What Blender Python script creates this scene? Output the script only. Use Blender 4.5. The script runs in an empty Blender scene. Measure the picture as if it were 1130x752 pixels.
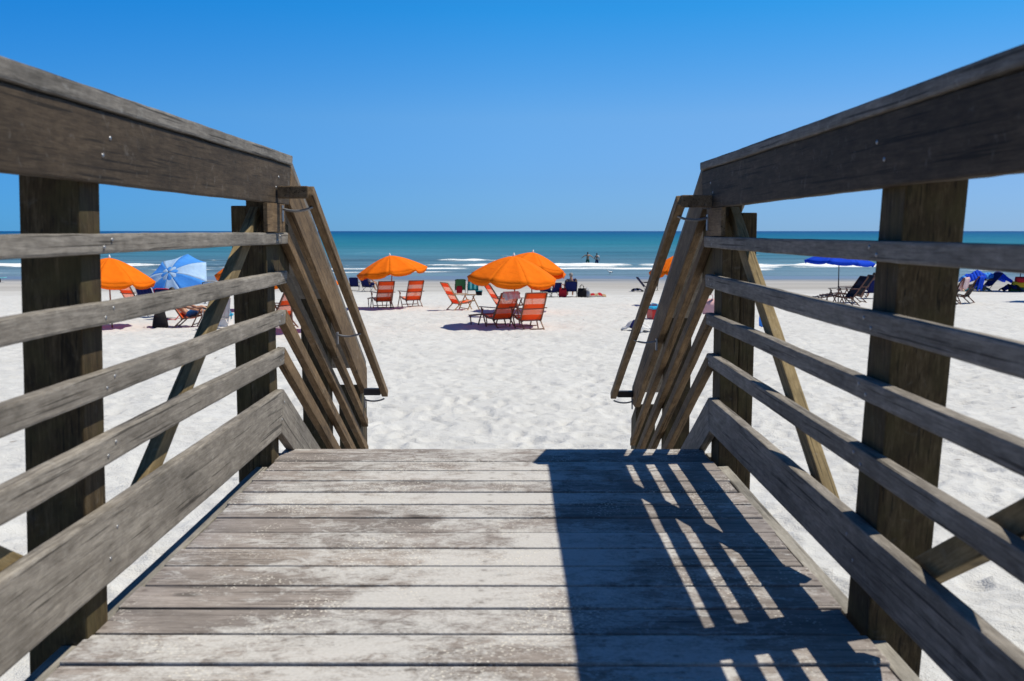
import bpy, bmesh, math, random
import numpy as np
from mathutils import Vector, Matrix, Quaternion

random.seed(7)
rng = np.random.default_rng(11)
sc = bpy.context.scene
COL = sc.collection
R = math.radians

# ------------------------------------------------------------------ camera
CAM_H = 0.8
PITCH, YAW = R(6.275), R(0.104)
cam_d = bpy.data.cameras.new("camera")
cam = bpy.data.objects.new("camera", cam_d)
COL.objects.link(cam)
cam.location = (0, 0, CAM_H)
cam.rotation_euler = (R(90) - PITCH, 0, YAW)
cam_d.lens = 35.0
cam_d.sensor_width = 36.0
cam_d.clip_start = 0.05
cam_d.clip_end = 60000
cam_d.dof.use_dof = True
cam_d.dof.focus_distance = 6.5
cam_d.dof.aperture_fstop = 8.0
sc.camera = cam

# ------------------------------------------------------------------ light
SUN = Vector((0.535, 0.06, 1.0)).normalized()
ELEV = math.asin(SUN.z)
AZ = math.atan2(SUN.x, SUN.y)
world = bpy.data.worlds.new("World")
sc.world = world
world.use_nodes = True
nt = world.node_tree
nt.nodes.clear()
wo = nt.nodes.new("ShaderNodeOutputWorld")
bg = nt.nodes.new("ShaderNodeBackground")
sky = nt.nodes.new("ShaderNodeTexSky")
sky.sky_type = 'NISHITA'
sky.sun_disc = False
sky.sun_elevation = ELEV
sky.sun_rotation = AZ
sky.altitude = 0
sky.air_density = 1.0
sky.dust_density = 0.0
sky.ozone_density = 1.0
# deep clear-day blue: the sky's own brightness tinted by height above the horizon
tcw = nt.nodes.new("ShaderNodeTexCoord")
sep = nt.nodes.new("ShaderNodeSeparateXYZ")
nt.links.new(tcw.outputs["Generated"], sep.inputs[0])
tint = nt.nodes.new("ShaderNodeValToRGB")
for i, (p, c) in enumerate([(0.0, (0.155, 0.385, 0.965)), (0.05, (0.193, 0.42, 0.88)), (0.11, (0.245, 0.514, 0.88)), (0.21, (0.078, 0.55, 0.97)), (0.45, (0.075, 0.40, 0.68)), (1.0, (0.07, 0.33, 0.55))]):
    e = tint.color_ramp.elements[i] if i < 2 else tint.color_ramp.elements.new(p)
    e.position = p; e.color = (*c, 1)
nt.links.new(sep.outputs[2], tint.inputs[0])
mul = nt.nodes.new("ShaderNodeMix"); mul.data_type = 'RGBA'; mul.blend_type = 'MULTIPLY'
mul.inputs[0].default_value = 1.0
nt.links.new(sky.outputs[0], mul.inputs[6]); nt.links.new(tint.outputs[0], mul.inputs[7])
side_ = nt.nodes.new("ShaderNodeMapRange")
nt.links.new(sep.outputs[0], side_.inputs[0])
side_.inputs[1].default_value = -0.5; side_.inputs[2].default_value = 0.5
az = nt.nodes.new("ShaderNodeValToRGB")
for i, (p, c) in enumerate([(0.0, (0.42, 0.78, 0.93)), (0.5, (1.0, 1.0, 1.0)), (1.0, (1.38, 1.05, 0.97))]):
    e = az.color_ramp.elements[i] if i < 2 else az.color_ramp.elements.new(p)
    e.position = p; e.color = (*c, 1)
nt.links.new(side_.outputs[0], az.inputs[0])
mul2 = nt.nodes.new("ShaderNodeMix"); mul2.data_type = 'RGBA'; mul2.blend_type = 'MULTIPLY'
mul2.inputs[0].default_value = 1.0
nt.links.new(mul.outputs[2], mul2.inputs[6]); nt.links.new(az.outputs[0], mul2.inputs[7])
nt.links.new(mul2.outputs[2], bg.inputs[0])
bg.inputs[1].default_value = 0.14
nt.links.new(bg.outputs[0], wo.inputs[0])

sun_d = bpy.data.lights.new("sun", 'SUN')
sun_d.energy = 5.0
sun_d.angle = R(0.53)
sun_d.color = (1.0, 0.945, 0.80)
sun = bpy.data.objects.new("sun", sun_d)
sun.rotation_euler = SUN.to_track_quat('Z', 'Y').to_euler()
sun.location = (8, 1, 15)
COL.objects.link(sun)

sc.view_settings.view_transform = 'Standard'
sc.view_settings.look = 'None'
sc.view_settings.exposure = 0.0
sc.view_settings.gamma = 1.0
sc.view_settings.use_curve_mapping = False

# ------------------------------------------------------------------ helpers
def tag(o, label=None, cat=None, group=None, kind=None):
    if label: o['label'] = label
    if cat: o['category'] = cat
    if group: o['group'] = group
    if kind: o['kind'] = kind
    return o

def empty(name, loc=(0, 0, 0), rz=0.0, label=None, cat=None, group=None, kind=None):
    o = bpy.data.objects.new(name, None)
    COL.objects.link(o)
    o.location = loc
    o.rotation_euler = (0, 0, rz)
    o.empty_display_size = 0.1
    return tag(o, label, cat, group, kind)

def link(name, me, mat, parent=None, M=None):
    o = bpy.data.objects.new(name, me)
    COL.objects.link(o)
    for m in (mat if isinstance(mat, (list, tuple)) else [mat]):
        me.materials.append(m)
    if parent is not None:
        o.parent = parent
    if M is not None:
        o.matrix_local = M
    return o

def copy_tree(o, parent=None):
    c = o.copy()
    COL.objects.link(c)
    c.parent = parent
    for ch in list(o.children):
        copy_tree(ch, c)
    return c

class MB:
    """collects shapes that become one mesh"""
    def __init__(s):
        s.v, s.f, s.m, s.sm = [], [], [], []
        s.at = []
    def add(s, vs, fs, m=0, smooth=False, at=None):
        b = len(s.v)
        s.v += [tuple(p) for p in vs]
        s.f += [tuple(i + b for i in f) for f in fs]
        s.m += [m] * len(fs)
        s.sm += [smooth] * len(fs)
        s.at += list(at) if at is not None else [0.0] * len(vs)
        return s
    def box(s, c, d, rot=None, m=0):
        c = Vector(c)
        vs = [Vector((x * d[0] / 2, y * d[1] / 2, z * d[2] / 2)) for x in (-1, 1) for y in (-1, 1) for z in (-1, 1)]
        if rot is not None: vs = [rot @ v for v in vs]
        vs = [v + c for v in vs]
        return s.add(vs, [(0, 1, 3, 2), (4, 6, 7, 5), (0, 4, 5, 1), (2, 3, 7, 6), (0, 2, 6, 4), (1, 5, 7, 3)], m)
    def bar(s, p0, p1, w, h, m=0, up=(0, 0, 1)):
        p0, p1 = Vector(p0), Vector(p1)
        d = p1 - p0
        L = d.length
        x = d.normalized()
        y = Vector(up).cross(x)
        if y.length < 1e-4: y = Vector((0, 1, 0)).cross(x)
        y.normalize()
        z = x.cross(y)
        M = Matrix((x, y, z)).transposed()
        return s.box((p0 + p1) / 2, (L, w, h), M, m)
    def tube(s, path, r, n=8, m=0, cap=True):
        path = [Vector(p) for p in path]
        rr = r if isinstance(r, (list, tuple)) else [r] * len(path)
        vs, fs = [], []
        ref = None
        for i, p in enumerate(path):
            a = path[max(i - 1, 0)]; b = path[min(i + 1, len(path) - 1)]
            t = (b - a).normalized()
            if ref is None:
                ref = t.orthogonal().normalized()
            else:
                ref = (ref - t * ref.dot(t)).normalized()
            bi = t.cross(ref)
            for k in range(n):
                an = 2 * math.pi * k / n
                vs.append(p + (ref * math.cos(an) + bi * math.sin(an)) * rr[i])
        for i in range(len(path) - 1):
            for k in range(n):
                k2 = (k + 1) % n
                fs.append((i * n + k, i * n + k2, (i + 1) * n + k2, (i + 1) * n + k))
        if cap:
            fs.append(tuple(range(n))[::-1])
            fs.append(tuple((len(path) - 1) * n + k for k in range(n)))
        return s.add(vs, fs, m, True)
    def ball(s, c, r, n=10, m=0, sq=(1, 1, 1)):
        vs, fs = [], []
        k = n // 2
        for i in range(k + 1):
            th = math.pi * i / k
            for j in range(n):
                ph = 2 * math.pi * j / n
                vs.append((c[0] + r * sq[0] * math.sin(th) * math.cos(ph), c[1] + r * sq[1] * math.sin(th) * math.sin(ph), c[2] + r * sq[2] * math.cos(th)))
        for i in range(k):
            for j in range(n):
                j2 = (j + 1) % n
                fs.append((i * n + j, (i + 1) * n + j, (i + 1) * n + j2, i * n + j2))
        return s.add(vs, fs, m, True)
    def sheet(s, P, th=0.006, m=0, at=None):
        """grid of points P[i][j] given a thickness"""
        ni, nj = len(P), len(P[0])
        P = [[Vector(p) for p in row] for row in P]
        vs, vb, av = [], [], []
        for i in range(ni):
            for j in range(nj):
                di = P[min(i + 1, ni - 1)][j] - P[max(i - 1, 0)][j]
                dj = P[i][min(j + 1, nj - 1)] - P[i][max(j - 1, 0)]
                nrm = di.cross(dj)
                nrm = nrm.normalized() if nrm.length > 1e-9 else Vector((0, 0, 1))
                vs.append(P[i][j] + nrm * th / 2); vb.append(P[i][j] - nrm * th / 2)
                av.append(at[i] if at else i / max(ni - 1, 1))
        n = ni * nj
        fs = []
        for i in range(ni - 1):
            for j in range(nj - 1):
                a, b, c, d = i * nj + j, i * nj + j + 1, (i + 1) * nj + j + 1, (i + 1) * nj + j
                fs.append((a, d, c, b)); fs.append((a + n, b + n, c + n, d + n))
        for i in range(ni - 1):
            for j in (0, nj - 1):
                a, d = i * nj + j, (i + 1) * nj + j
                fs.append((a, a + n, d + n, d) if j == 0 else (a, d, d + n, a + n))
        for j in range(nj - 1):
            for i in (0, ni - 1):
                a, b = i * nj + j, i * nj + j + 1
                fs.append((a, b, b + n, a + n) if i == 0 else (a, a + n, b + n, b))
        return s.add(vs + vb, fs, m, True, av + av)
    def mesh(s, name):
        me = bpy.data.meshes.new(name)
        me.from_pydata(s.v, [], s.f)
        me.polygons.foreach_set('material_index', s.m)
        me.polygons.foreach_set('use_smooth', s.sm)
        a = me.attributes.new('band', 'FLOAT', 'POINT')
        a.data.foreach_set('value', s.at)
        me.update()
        return me
    def build(s, name, mat, parent=None, M=None, bevel=0.0):
        me = s.mesh(name)
        if bevel:
            bm = bmesh.new(); bm.from_mesh(me)
            bmesh.ops.recalc_face_normals(bm, faces=bm.faces)
            ed = [e for e in bm.edges if len(e.link_faces) == 2 and e.calc_face_angle() > 0.5]
            bmesh.ops.bevel(bm, geom=ed, offset=bevel, segments=2, affect='EDGES', profile=0.6)
            bm.to_mesh(me); bm.free()
        return link(name, me, mat, parent, M)

# value noise on numpy arrays
def vnoise(x, y, seed=0):
    xi = np.floor(x).astype(np.int64); yi = np.floor(y).astype(np.int64)
    fx = x - xi; fy = y - yi
    fx = fx * fx * (3 - 2 * fx); fy = fy * fy * (3 - 2 * fy)
    def h(a, b):
        n = (a * 374761393 + b * 668265263 + seed * 1442695041) & 0x7fffffff
        n = ((n ^ (n >> 13)) * 1274126177) & 0x7fffffff
        return ((n ^ (n >> 16)) & 0xffff) / 65535.0
    return (h(xi, yi) * (1 - fx) + h(xi + 1, yi) * fx) * (1 - fy) + (h(xi, yi + 1) * (1 - fx) + h(xi + 1, yi + 1) * fx) * fy

def fbm(x, y, seed=0, octv=3):
    s = 0; a = 0.5; t = 0
    for o in range(octv):
        s = s + a * vnoise(x * 2 ** o, y * 2 ** o, seed + o * 17); t += a; a *= 0.5
    return s / t

# ------------------------------------------------------------------ materials
def nodes_of(name):
    m = bpy.data.materials.new(name)
    m.use_nodes = True
    n = m.node_tree
    b = n.nodes["Principled BSDF"]
    return m, n, b

def N(n, t, **kw):
    x = n.nodes.new(t)
    for k, v in kw.items(): setattr(x, k, v)
    return x

def ramp(n, stops):
    r = N(n, "ShaderNodeValToRGB")
    e = r.color_ramp.elements
    while len(e) < len(stops): e.new(0.5)
    for i, (p, c) in enumerate(stops):
        e[i].position = p
        e[i].color = (c[0], c[1], c[2], 1) if isinstance(c, (tuple, list)) else (c, c, c, 1)
    return r

def mixc(n, fac, a, b, mode='MIX'):
    x = N(n, "ShaderNodeMix", data_type='RGBA', blend_type=mode)
    for i, v in ((0, fac), (6, a), (7, b)):
        if hasattr(v, 'node'): n.links.new(v, x.inputs[i])
        else: x.inputs[i].default_value = v if i == 0 else (*v, 1)
    return x.outputs[2]

def math_(n, op, a, b=0.0, c=None):
    x = N(n, "ShaderNodeMath", operation=op)
    for i, v in enumerate((a, b, c)):
        if v is None: continue
        if hasattr(v, 'node'): n.links.new(v, x.inputs[i])
        else: x.inputs[i].default_value = v
    return x.outputs[0]

def noise(n, vec, scale, detail=4, rough=0.55, dist=0.0):
    x = N(n, "ShaderNodeTexNoise")
    x.inputs["Scale"].default_value = scale
    x.inputs["Detail"].default_value = detail
    x.inputs["Roughness"].default_value = rough
    x.inputs["Distortion"].default_value = dist
    if vec is not None: n.links.new(vec, x.inputs["Vector"])
    return x.outputs["Fac"]

def mapped(n, vec, scale, loc=None):
    x = N(n, "ShaderNodeMapping")
    x.inputs["Scale"].default_value = scale
    n.links.new(vec, x.inputs["Vector"])
    if loc is not None: n.links.new(loc, x.inputs["Location"])
    return x.outputs[0]

def wood(name, dark, mid, light, axis, stain=0.25, rough=0.8, sand=0.0, green=0.0, per_board=False):
    """weathered timber, grain along one local axis"""
    m, n, b = nodes_of(name)
    tc = N(n, "ShaderNodeTexCoord")
    oi = N(n, "ShaderNodeObjectInfo")
    cx = N(n, "ShaderNodeCombineXYZ")
    if per_board:
        at = N(n, "ShaderNodeAttribute", attribute_name='band')
        rnd = at.outputs["Fac"]
    else:
        rnd = oi.outputs["Random"]
    off = math_(n, 'MULTIPLY', rnd, 37.0)
    for i in range(3): n.links.new(off, cx.inputs[i])
    ax = 'XYZ'.index(axis)
    st = [1.0, 1.0, 1.0]; st[ax] = 0.07
    v = mapped(n, tc.outputs["Object"], tuple(st), cx.outputs[0])
    g1 = noise(n, v, 230, 4, 0.65, 0.6)          # fine grain
    g2 = noise(n, v, 48, 5, 0.65, 1.0)          # bands
    g3 = noise(n, mapped(n, tc.outputs["Object"], tuple(0.5 if i == ax else 1.0 for i in range(3)), cx.outputs[0]), 38, 6, 0.7, 0.4)
    st2 = [1.0, 1.0, 1.0]; st2[ax] = 0.35
    v2 = mapped(n, tc.outputs["Object"], tuple(st2), cx.outputs[0])
    bl = noise(n, v2, 6.5, 5, 0.62, 0.5)        # weather blotches
    gr = math_(n, 'ADD', math_(n, 'MULTIPLY', g1, 0.38), math_(n, 'ADD', math_(n, 'MULTIPLY', g2, 0.30), math_(n, 'MULTIPLY', g3, 0.32)))
    r = ramp(n, [(0.34, dark), (0.5, mid), (0.66, light)])
    n.links.new(gr, r.inputs[0])
    rb = ramp(n, [(0.28, 0.58), (0.52, 1.0), (0.75, 1.30)])
    n.links.new(bl, rb.inputs[0])
    c = mixc(n, 1.0, r.outputs[0], rb.outputs[0], 'MULTIPLY')
    if per_board:
        tone = ramp(n, [(0.0, (0.86, 0.85, 0.84)), (0.5, (1.0, 0.98, 0.96)), (1.0, (1.12, 1.08, 1.02))])
        n.links.new(rnd, tone.inputs[0])
        c = mixc(n, 1.0, c, tone.outputs[0], 'MULTIPLY')
    # dark checks and cracks
    st3 = [1.0, 1.0, 1.0]; st3[ax] = 0.018
    v3 = mapped(n, tc.outputs["Object"], tuple(st3), cx.outputs[0])
    ck = noise(n, v3, 130, 2, 0.5, 0.2)
    rc = ramp(n, [(0.61, 0.0), (0.66, 1.0)])
    n.links.new(ck, rc.inputs[0])
    c = mixc(n, math_(n, 'MULTIPLY', rc.outputs[0], 0.75), c, tuple(x * 0.35 for x in dark))
    # knots
    kv = N(n, "ShaderNodeTexVoronoi"); kv.inputs["Scale"].default_value = 3.1
    n.links.new(mapped(n, tc.outputs["Object"], tuple(0.55 if i == ax else 1.0 for i in range(3)), cx.outputs[0]), kv.inputs["Vector"])
    kd = math_(n, 'ADD', kv.outputs["Distance"], math_(n, 'MULTIPLY', math_(n, 'SUBTRACT', g3, 0.5), 0.05))
    rk = ramp(n, [(0.035, 1.0), (0.065, 0.0)]); n.links.new(kd, rk.inputs[0])
    c = mixc(n, math_(n, 'MULTIPLY', rk.outputs[0], 0.7), c, tuple(x * 0.5 for x in dark))
    # pale salt drips and scuffs
    sp = noise(n, mapped(n, tc.outputs["Object"], (1, 1, 1), cx.outputs[0]), 24, 7, 0.72, 0.8)
    rs = ramp(n, [(0.58, 0.0), (0.70, 1.0)])
    n.links.new(sp, rs.inputs[0])
    c = mixc(n, math_(n, 'MULTIPLY', rs.outputs[0], stain), c, (0.42, 0.40, 0.37))
    if green:
        ng = noise(n, tc.outputs["Object"], 9, 4, 0.6)
        rg = ramp(n, [(0.45, 0.0), (0.62, 1.0)])
        n.links.new(ng, rg.inputs[0])
        c = mixc(n, math_(n, 'MULTIPLY', rg.outputs[0], green), c, (0.075, 0.062, 0.022))
    hgt = gr
    if sand:
        wc = N(n, "ShaderNodeNewGeometry").outputs["Position"]
        s1 = noise(n, mapped(n, wc, (0.75, 1.25, 1.0)), 2.6, 5, 0.6, 0.9)
        s2 = noise(n, mapped(n, wc, (0.75, 1.2, 1)), 17, 8, 0.74, 1.1)
        s3 = noise(n, wc, 120, 3, 0.7)
        # trodden middle of the walk holds more sand
        sx = N(n, "ShaderNodeSeparateXYZ"); n.links.new(wc, sx.inputs[0])
        bias = math_(n, 'MULTIPLY', math_(n, 'SUBTRACT', rnd, 0.5), 0.085 if per_board else 0.0)
        mid_ = math_(n, 'MULTIPLY', math_(n, 'ABSOLUTE', math_(n, 'ADD', sx.outputs[0], 0.13)), -0.16)
        q = math_(n, 'ADD', math_(n, 'ADD', math_(n, 'MULTIPLY', s1, 0.50), math_(n, 'MULTIPLY', s2, 0.50)), math_(n, 'ADD', math_(n, 'ADD', math_(n, 'MULTIPLY', s3, 0.16), bias), mid_))
        rq = ramp(n, [(0.485, 0.0), (0.545, 0.55), (0.605, 1.0)])
        n.links.new(q, rq.inputs[0])
        sandc = mixc(n, s3, (0.42, 0.405, 0.395), (0.66, 0.645, 0.635))
        c = mixc(n, math_(n, 'MULTIPLY', rq.outputs[0], sand), c, sandc)
        # coarse grains lying loose
        vo = N(n, "ShaderNodeTexVoronoi", feature='F1')
        vo.inputs["Scale"].default_value = 95
        n.links.new(wc, vo.inputs["Vector"])
        cl = noise(n, wc, 4.0, 3, 0.6, 0.5)
        rcl = ramp(n, [(0.50, 0.0), (0.60, 1.0)]); n.links.new(cl, rcl.inputs[0])
        rv = ramp(n, [(0.22, 1.0), (0.32, 0.0)]); n.links.new(vo.outputs["Distance"], rv.inputs[0])
        grn = math_(n, 'MULTIPLY', rv.outputs[0], rcl.outputs[0])
        c = mixc(n, math_(n, 'MULTIPLY', grn, 0.85), c, (0.64, 0.60, 0.54))
        if per_board:   # two screws through each board over every joist
            ux = math_(n, 'MULTIPLY', math_(n, 'SUBTRACT', math_(n, 'FRACT', math_(n, 'ADD', math_(n, 'DIVIDE', math_(n, 'ADD', sx.outputs[0], 0.45), 0.38), 0.5)), 0.5), 0.38)
            vy = math_(n, 'MULTIPLY', math_(n, 'ABSOLUTE', math_(n, 'SUBTRACT', math_(n, 'FRACT', math_(n, 'DIVIDE', math_(n, 'SUBTRACT', sx.outputs[1], 3.002), 0.1365)), 0.5)), 0.1365)
            dd = math_(n, 'SQRT', math_(n, 'ADD', math_(n, 'POWER', math_(n, 'ADD', ux, math_(n, 'MULTIPLY', math_(n, 'SUBTRACT', s1, 0.5), 0.03)), 2.0), math_(n, 'POWER', math_(n, 'SUBTRACT', vy, 0.036), 2.0)))
            rd = ramp(n, [(0.0042, 1.0), (0.006, 0.35), (0.016, 0.0)]); n.links.new(dd, rd.inputs[0])
            c = mixc(n, math_(n, 'MULTIPLY', rd.outputs[0], 0.45), c, (0.055, 0.035, 0.024))
        hgt = math_(n, 'ADD', math_(n, 'ADD', gr, math_(n, 'MULTIPLY', rq.outputs[0], 0.6)), math_(n, 'MULTIPLY', grn, 0.8))
    n.links.new(c, b.inputs["Base Color"])
    b.inputs["Roughness"].default_value = rough
    b.inputs["Specular IOR Level"].default_value = 0.25
    bp = N(n, "ShaderNodeBump")
    bp.inputs["Strength"].default_value = 0.35
    bp.inputs["Distance"].default_value = 0.004
    n.links.new(hgt, bp.inputs["Height"])
    n.links.new(bp.outputs[0], b.inputs["Normal"])
    return m

def plain(name, col, rough=0.6, metal=0.0, var=0.12, scale=30, spec=0.4):
    m, n, b = nodes_of(name)
    tc = N(n, "ShaderNodeTexCoord")
    f = noise(n, tc.outputs["Object"], scale, 4, 0.6)
    r = ramp(n, [(0.3, tuple(x * (1 - var) for x in col)), (0.7, tuple(min(1, x * (1 + var)) for x in col))])
    n.links.new(f, r.inputs[0])
    n.links.new(r.outputs[0], b.inputs["Base Color"])
    b.inputs["Roughness"].default_value = rough
    b.inputs["Metallic"].default_value = metal
    b.inputs["Specular IOR Level"].default_value = spec
    return m

def fabric(name, col, trans=0.35, tcol=None, weave=400):
    """cloth that lets some sunlight through"""
    m, n, b = nodes_of(name)
    tc = N(n, "ShaderNodeTexCoord")
    f = noise(n, tc.outputs["Object"], 5, 4, 0.6)
    r = ramp(n, [(0.3, tuple(x * 0.88 for x in col)), (0.7, tuple(min(1, x * 1.06) for x in col))])
    n.links.new(f, r.inputs[0])
    n.links.new(r.outputs[0], b.inputs["Base Color"])
    b.inputs["Roughness"].default_value = 0.85
    b.inputs["Specular IOR Level"].default_value = 0.15
    bp = N(n, "ShaderNodeBump"); bp.inputs["Strength"].default_value = 0.6; bp.inputs["Distance"].default_value = 0.03
    n.links.new(noise(n, mapped(n, tc.outputs["Object"], (1, 1, 2.5)), 4.5, 4, 0.6, 0.6), bp.inputs["Height"])
    n.links.new(bp.outputs[0], b.inputs["Normal"])
    if trans:
        t = N(n, "ShaderNodeBsdfTranslucent")
        t.inputs[0].default_value = (*(tcol or col), 1)
        mx = N(n, "ShaderNodeMixShader"); mx.inputs[0].default_value = trans
        n.links.new(b.outputs[0], mx.inputs[1]); n.links.new(t.outputs[0], mx.inputs[2])
        n.links.new(mx.outputs[0], n.nodes["Material Output"].inputs[0])
    return m

def sling_fabric(name, col, mesh_col, open_):
    """deck chair cloth: solid bands alternating with open see-through mesh bands along its length"""
    m, n, b = nodes_of(name)
    at = N(n, "ShaderNodeAttribute", attribute_name='band')
    f = math_(n, 'FRACT', math_(n, 'MULTIPLY', at.outputs["Fac"], 1.0))
    r = ramp(n, [(0.0, 0.0), (0.50, 0.0), (0.52, 1.0), (1.0, 1.0)])
    r.color_ramp.interpolation = 'LINEAR'
    n.links.new(f, r.inputs[0])
    c = mixc(n, r.outputs[0], col, mesh_col)
    n.links.new(c, b.inputs["Base Color"])
    b.inputs["Roughness"].default_value = 0.8
    t = N(n, "ShaderNodeBsdfTranslucent"); n.links.new(c, t.inputs[0])
    m1 = N(n, "ShaderNodeMixShader"); m1.inputs[0].default_value = 0.4
    n.links.new(b.outputs[0], m1.inputs[1]); n.links.new(t.outputs[0], m1.inputs[2])
    tr = N(n, "ShaderNodeBsdfTransparent")
    m2 = N(n, "ShaderNodeMixShader")
    n.links.new(math_(n, 'MULTIPLY', r.outputs[0], open_), m2.inputs[0])
    n.links.new(m1.outputs[0], m2.inputs[1]); n.links.new(tr.outputs[0], m2.inputs[2])
    n.links.new(m2.outputs[0], n.nodes["Material Output"].inputs[0])
    return m

M = {}
GREY = ((0.088, 0.075, 0.062), (0.205, 0.182, 0.157), (0.345, 0.312, 0.272))
BROWN = ((0.022, 0.015, 0.0095), (0.058, 0.040, 0.025), (0.105, 0.077, 0.050))
POST = ((0.016, 0.010, 0.0045), (0.056, 0.037, 0.0165), (0.135, 0.098, 0.055))
TAN = ((0.10, 0.072, 0.034), (0.21, 0.155, 0.078), (0.32, 0.245, 0.135))
RIM = ((0.14, 0.125, 0.105), (0.25, 0.23, 0.20), (0.36, 0.335, 0.30))
M['rail_wood'] = wood('weathered_rail_wood', *GREY, 'Y', stain=0.22)
M['fascia_wood'] = wood('brown_board_wood', *BROWN, 'Y', stain=0.16)
M['cap_wood'] = wood('cap_board_wood', *tuple(tuple(0.8 * q for q in c) for c in GREY), 'Y', stain=0.35)
M['post_wood'] = wood('post_wood', *POST, 'Z', stain=0.10, green=0.5)
M['brace_wood'] = wood('brace_wood', *TAN, 'Y', stain=0.2)
M['stair_wood'] = wood('stair_rail_wood', *tuple((2.5 * c[0], 2.3 * c[1], 1.9 * c[2]) for c in BROWN), 'Y', stain=0.2)
M['grab_wood'] = wood('grab_rail_wood', *tuple((3.0 * c[0], 2.9 * c[1], 2.6 * c[2]) for c in BROWN), 'Y', stain=0.2)
M['rim_wood'] = wood('rim_board_wood', *RIM, 'Y', stain=0.4)
M['deck_wood'] = wood('deck_board_wood', (0.135, 0.115, 0.106), (0.25, 0.222, 0.211), (0.36, 0.326, 0.313), 'X', stain=0.25, sand=0.82, per_board=True)
M['tread_wood'] = wood('tread_wood', *GREY, 'X', stain=0.3, sand=0.8)
M['galv'] = plain('weathered_steel', (0.30, 0.30, 0.31), 0.45, 0.8)
M['dark_metal'] = plain('dark_steel', (0.05, 0.045, 0.045), 0.5, 0.6)
M['white_metal'] = plain('white_painted_metal', (0.7, 0.68, 0.66), 0.4)
M['pole_wood'] = plain('pole_wood', (0.30, 0.13, 0.07), 0.5)
M['chair_wood'] = plain('varnished_chair_wood', (0.15, 0.062, 0.032), 0.45, var=0.3)
M['light_wood'] = plain('pale_chair_wood', (0.42, 0.27, 0.13), 0.5, var=0.25)
M['orange'] = fabric('orange_canopy_cloth', (1.0, 0.225, 0.005), 0.30, (1.0, 0.12, 0.003))
M['orange_sling'] = sling_fabric('orange_striped_sling', (1.0, 0.14, 0.014), (1.0, 0.38, 0.22), 0.42)
M['black_sling'] = sling_fabric('black_striped_sling', (0.012, 0.012, 0.016), (0.02, 0.02, 0.03), 0.08)
M['navy'] = fabric('navy_cloth', (0.010, 0.016, 0.10), 0.12)
M['royal'] = fabric('royal_blue_cloth', (0.008, 0.075, 0.66), 0.3, (0.01, 0.16, 0.9))
M['sky_blue'] = fabric('sky_blue_cloth', (0.09, 0.36, 0.86), 0.3, (0.12, 0.45, 0.95))
M['pale_blue'] = fabric('pale_blue_cloth', (0.50, 0.68, 0.88), 0.3)
M['teal'] = fabric('teal_cloth', (0.005, 0.20, 0.23), 0.15)
M['aqua'] = fabric('aqua_cloth', (0.20, 0.60, 0.62), 0.15)
M['green'] = fabric('green_cloth', (0.06, 0.17, 0.07), 0.2)
M['red'] = fabric('red_cloth', (0.50, 0.02, 0.03), 0.1)
M['pink'] = fabric('pink_cloth', (0.75, 0.47, 0.47), 0.2)
M['pale_pink'] = fabric('pale_pink_cloth', (0.80, 0.62, 0.62), 0.2)
M['white_cloth'] = fabric('white_cloth', (0.78, 0.76, 0.74), 0.15)
M['black_cloth'] = fabric('black_cloth', (0.010, 0.009, 0.011), 0.0)
M['blue_shorts'] = fabric('blue_shorts_cloth', (0.02, 0.09, 0.26), 0.0)
M['green_shorts'] = fabric('green_shorts_cloth', (0.01, 0.11, 0.07), 0.0)
M['cyan'] = plain('cyan_plastic', (0.02, 0.40, 0.65), 0.35)
M['white_plastic'] = plain('white_plastic', (0.75, 0.74, 0.72), 0.4)
M['red_plastic'] = plain('red_plastic', (0.62, 0.02, 0.015), 0.35)
M['skin'] = plain('tanned_skin', (0.45, 0.23, 0.14), 0.55, var=0.06)
M['skin_dark'] = plain('deep_tanned_skin', (0.28, 0.12, 0.075), 0.55, var=0.06)
M['hair'] = plain('dark_hair', (0.02, 0.013, 0.009), 0.6)
M['grey_hair'] = plain('grey_hair', (0.25, 0.22, 0.20), 0.7)
M['eye'] = plain('dark_eyes', (0.01, 0.01, 0.01), 0.2)
M['feather'] = plain('white_feathers', (0.75, 0.75, 0.76), 0.7)
M['yellow'] = fabric('yellow_cloth', (0.65, 0.42, 0.03), 0.1)

# ------------------------------------------------------------------ beach and sea
SEA_Z = -2.9
_HY = np.array([-60, -2, 3, 8, 27, 35, 48, 62, 80, 110, 160, 400.0])
_HH = np.array([1.7, 1.80, 1.9, 2.08, 2.62, 2.70, 3.08, 3.36, 3.66, 4.3, 6.0, 16.0])
def sand_z(y):
    y = np.asarray(y, dtype=float)
    s = 0
    for d in (-3, -1.5, 0, 1.5, 3): s = s + np.interp(y + d, _HY, _HH)
    return CAM_H - s / 5

def pix_ray(px, py):
    a = (px - 565) / 1098.6; b = -(py - 376) / 1098.6
    f = Vector((0, math.cos(PITCH), -math.sin(PITCH))); u = Vector((0, math.sin(PITCH), math.cos(PITCH)))
    d = f + u * b + Vector((a, 0, 0))
    c, s = math.cos(YAW), math.sin(YAW)
    return Vector((c * d.x - s * d.y, s * d.x + c * d.y, d.z))

def at(px, py):
    """spot on the sand (or water) seen at a photo position"""
    d = pix_ray(px, py); d /= d.y
    ys = np.arange(4, 400, 0.05)
    z = CAM_H + d.z * ys
    k = int(np.argmax(z <= np.maximum(sand_z(ys), SEA_Z)))
    y = ys[k]
    return Vector((d.x * y, y, max(float(sand_z(y)), SEA_Z)))

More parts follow.
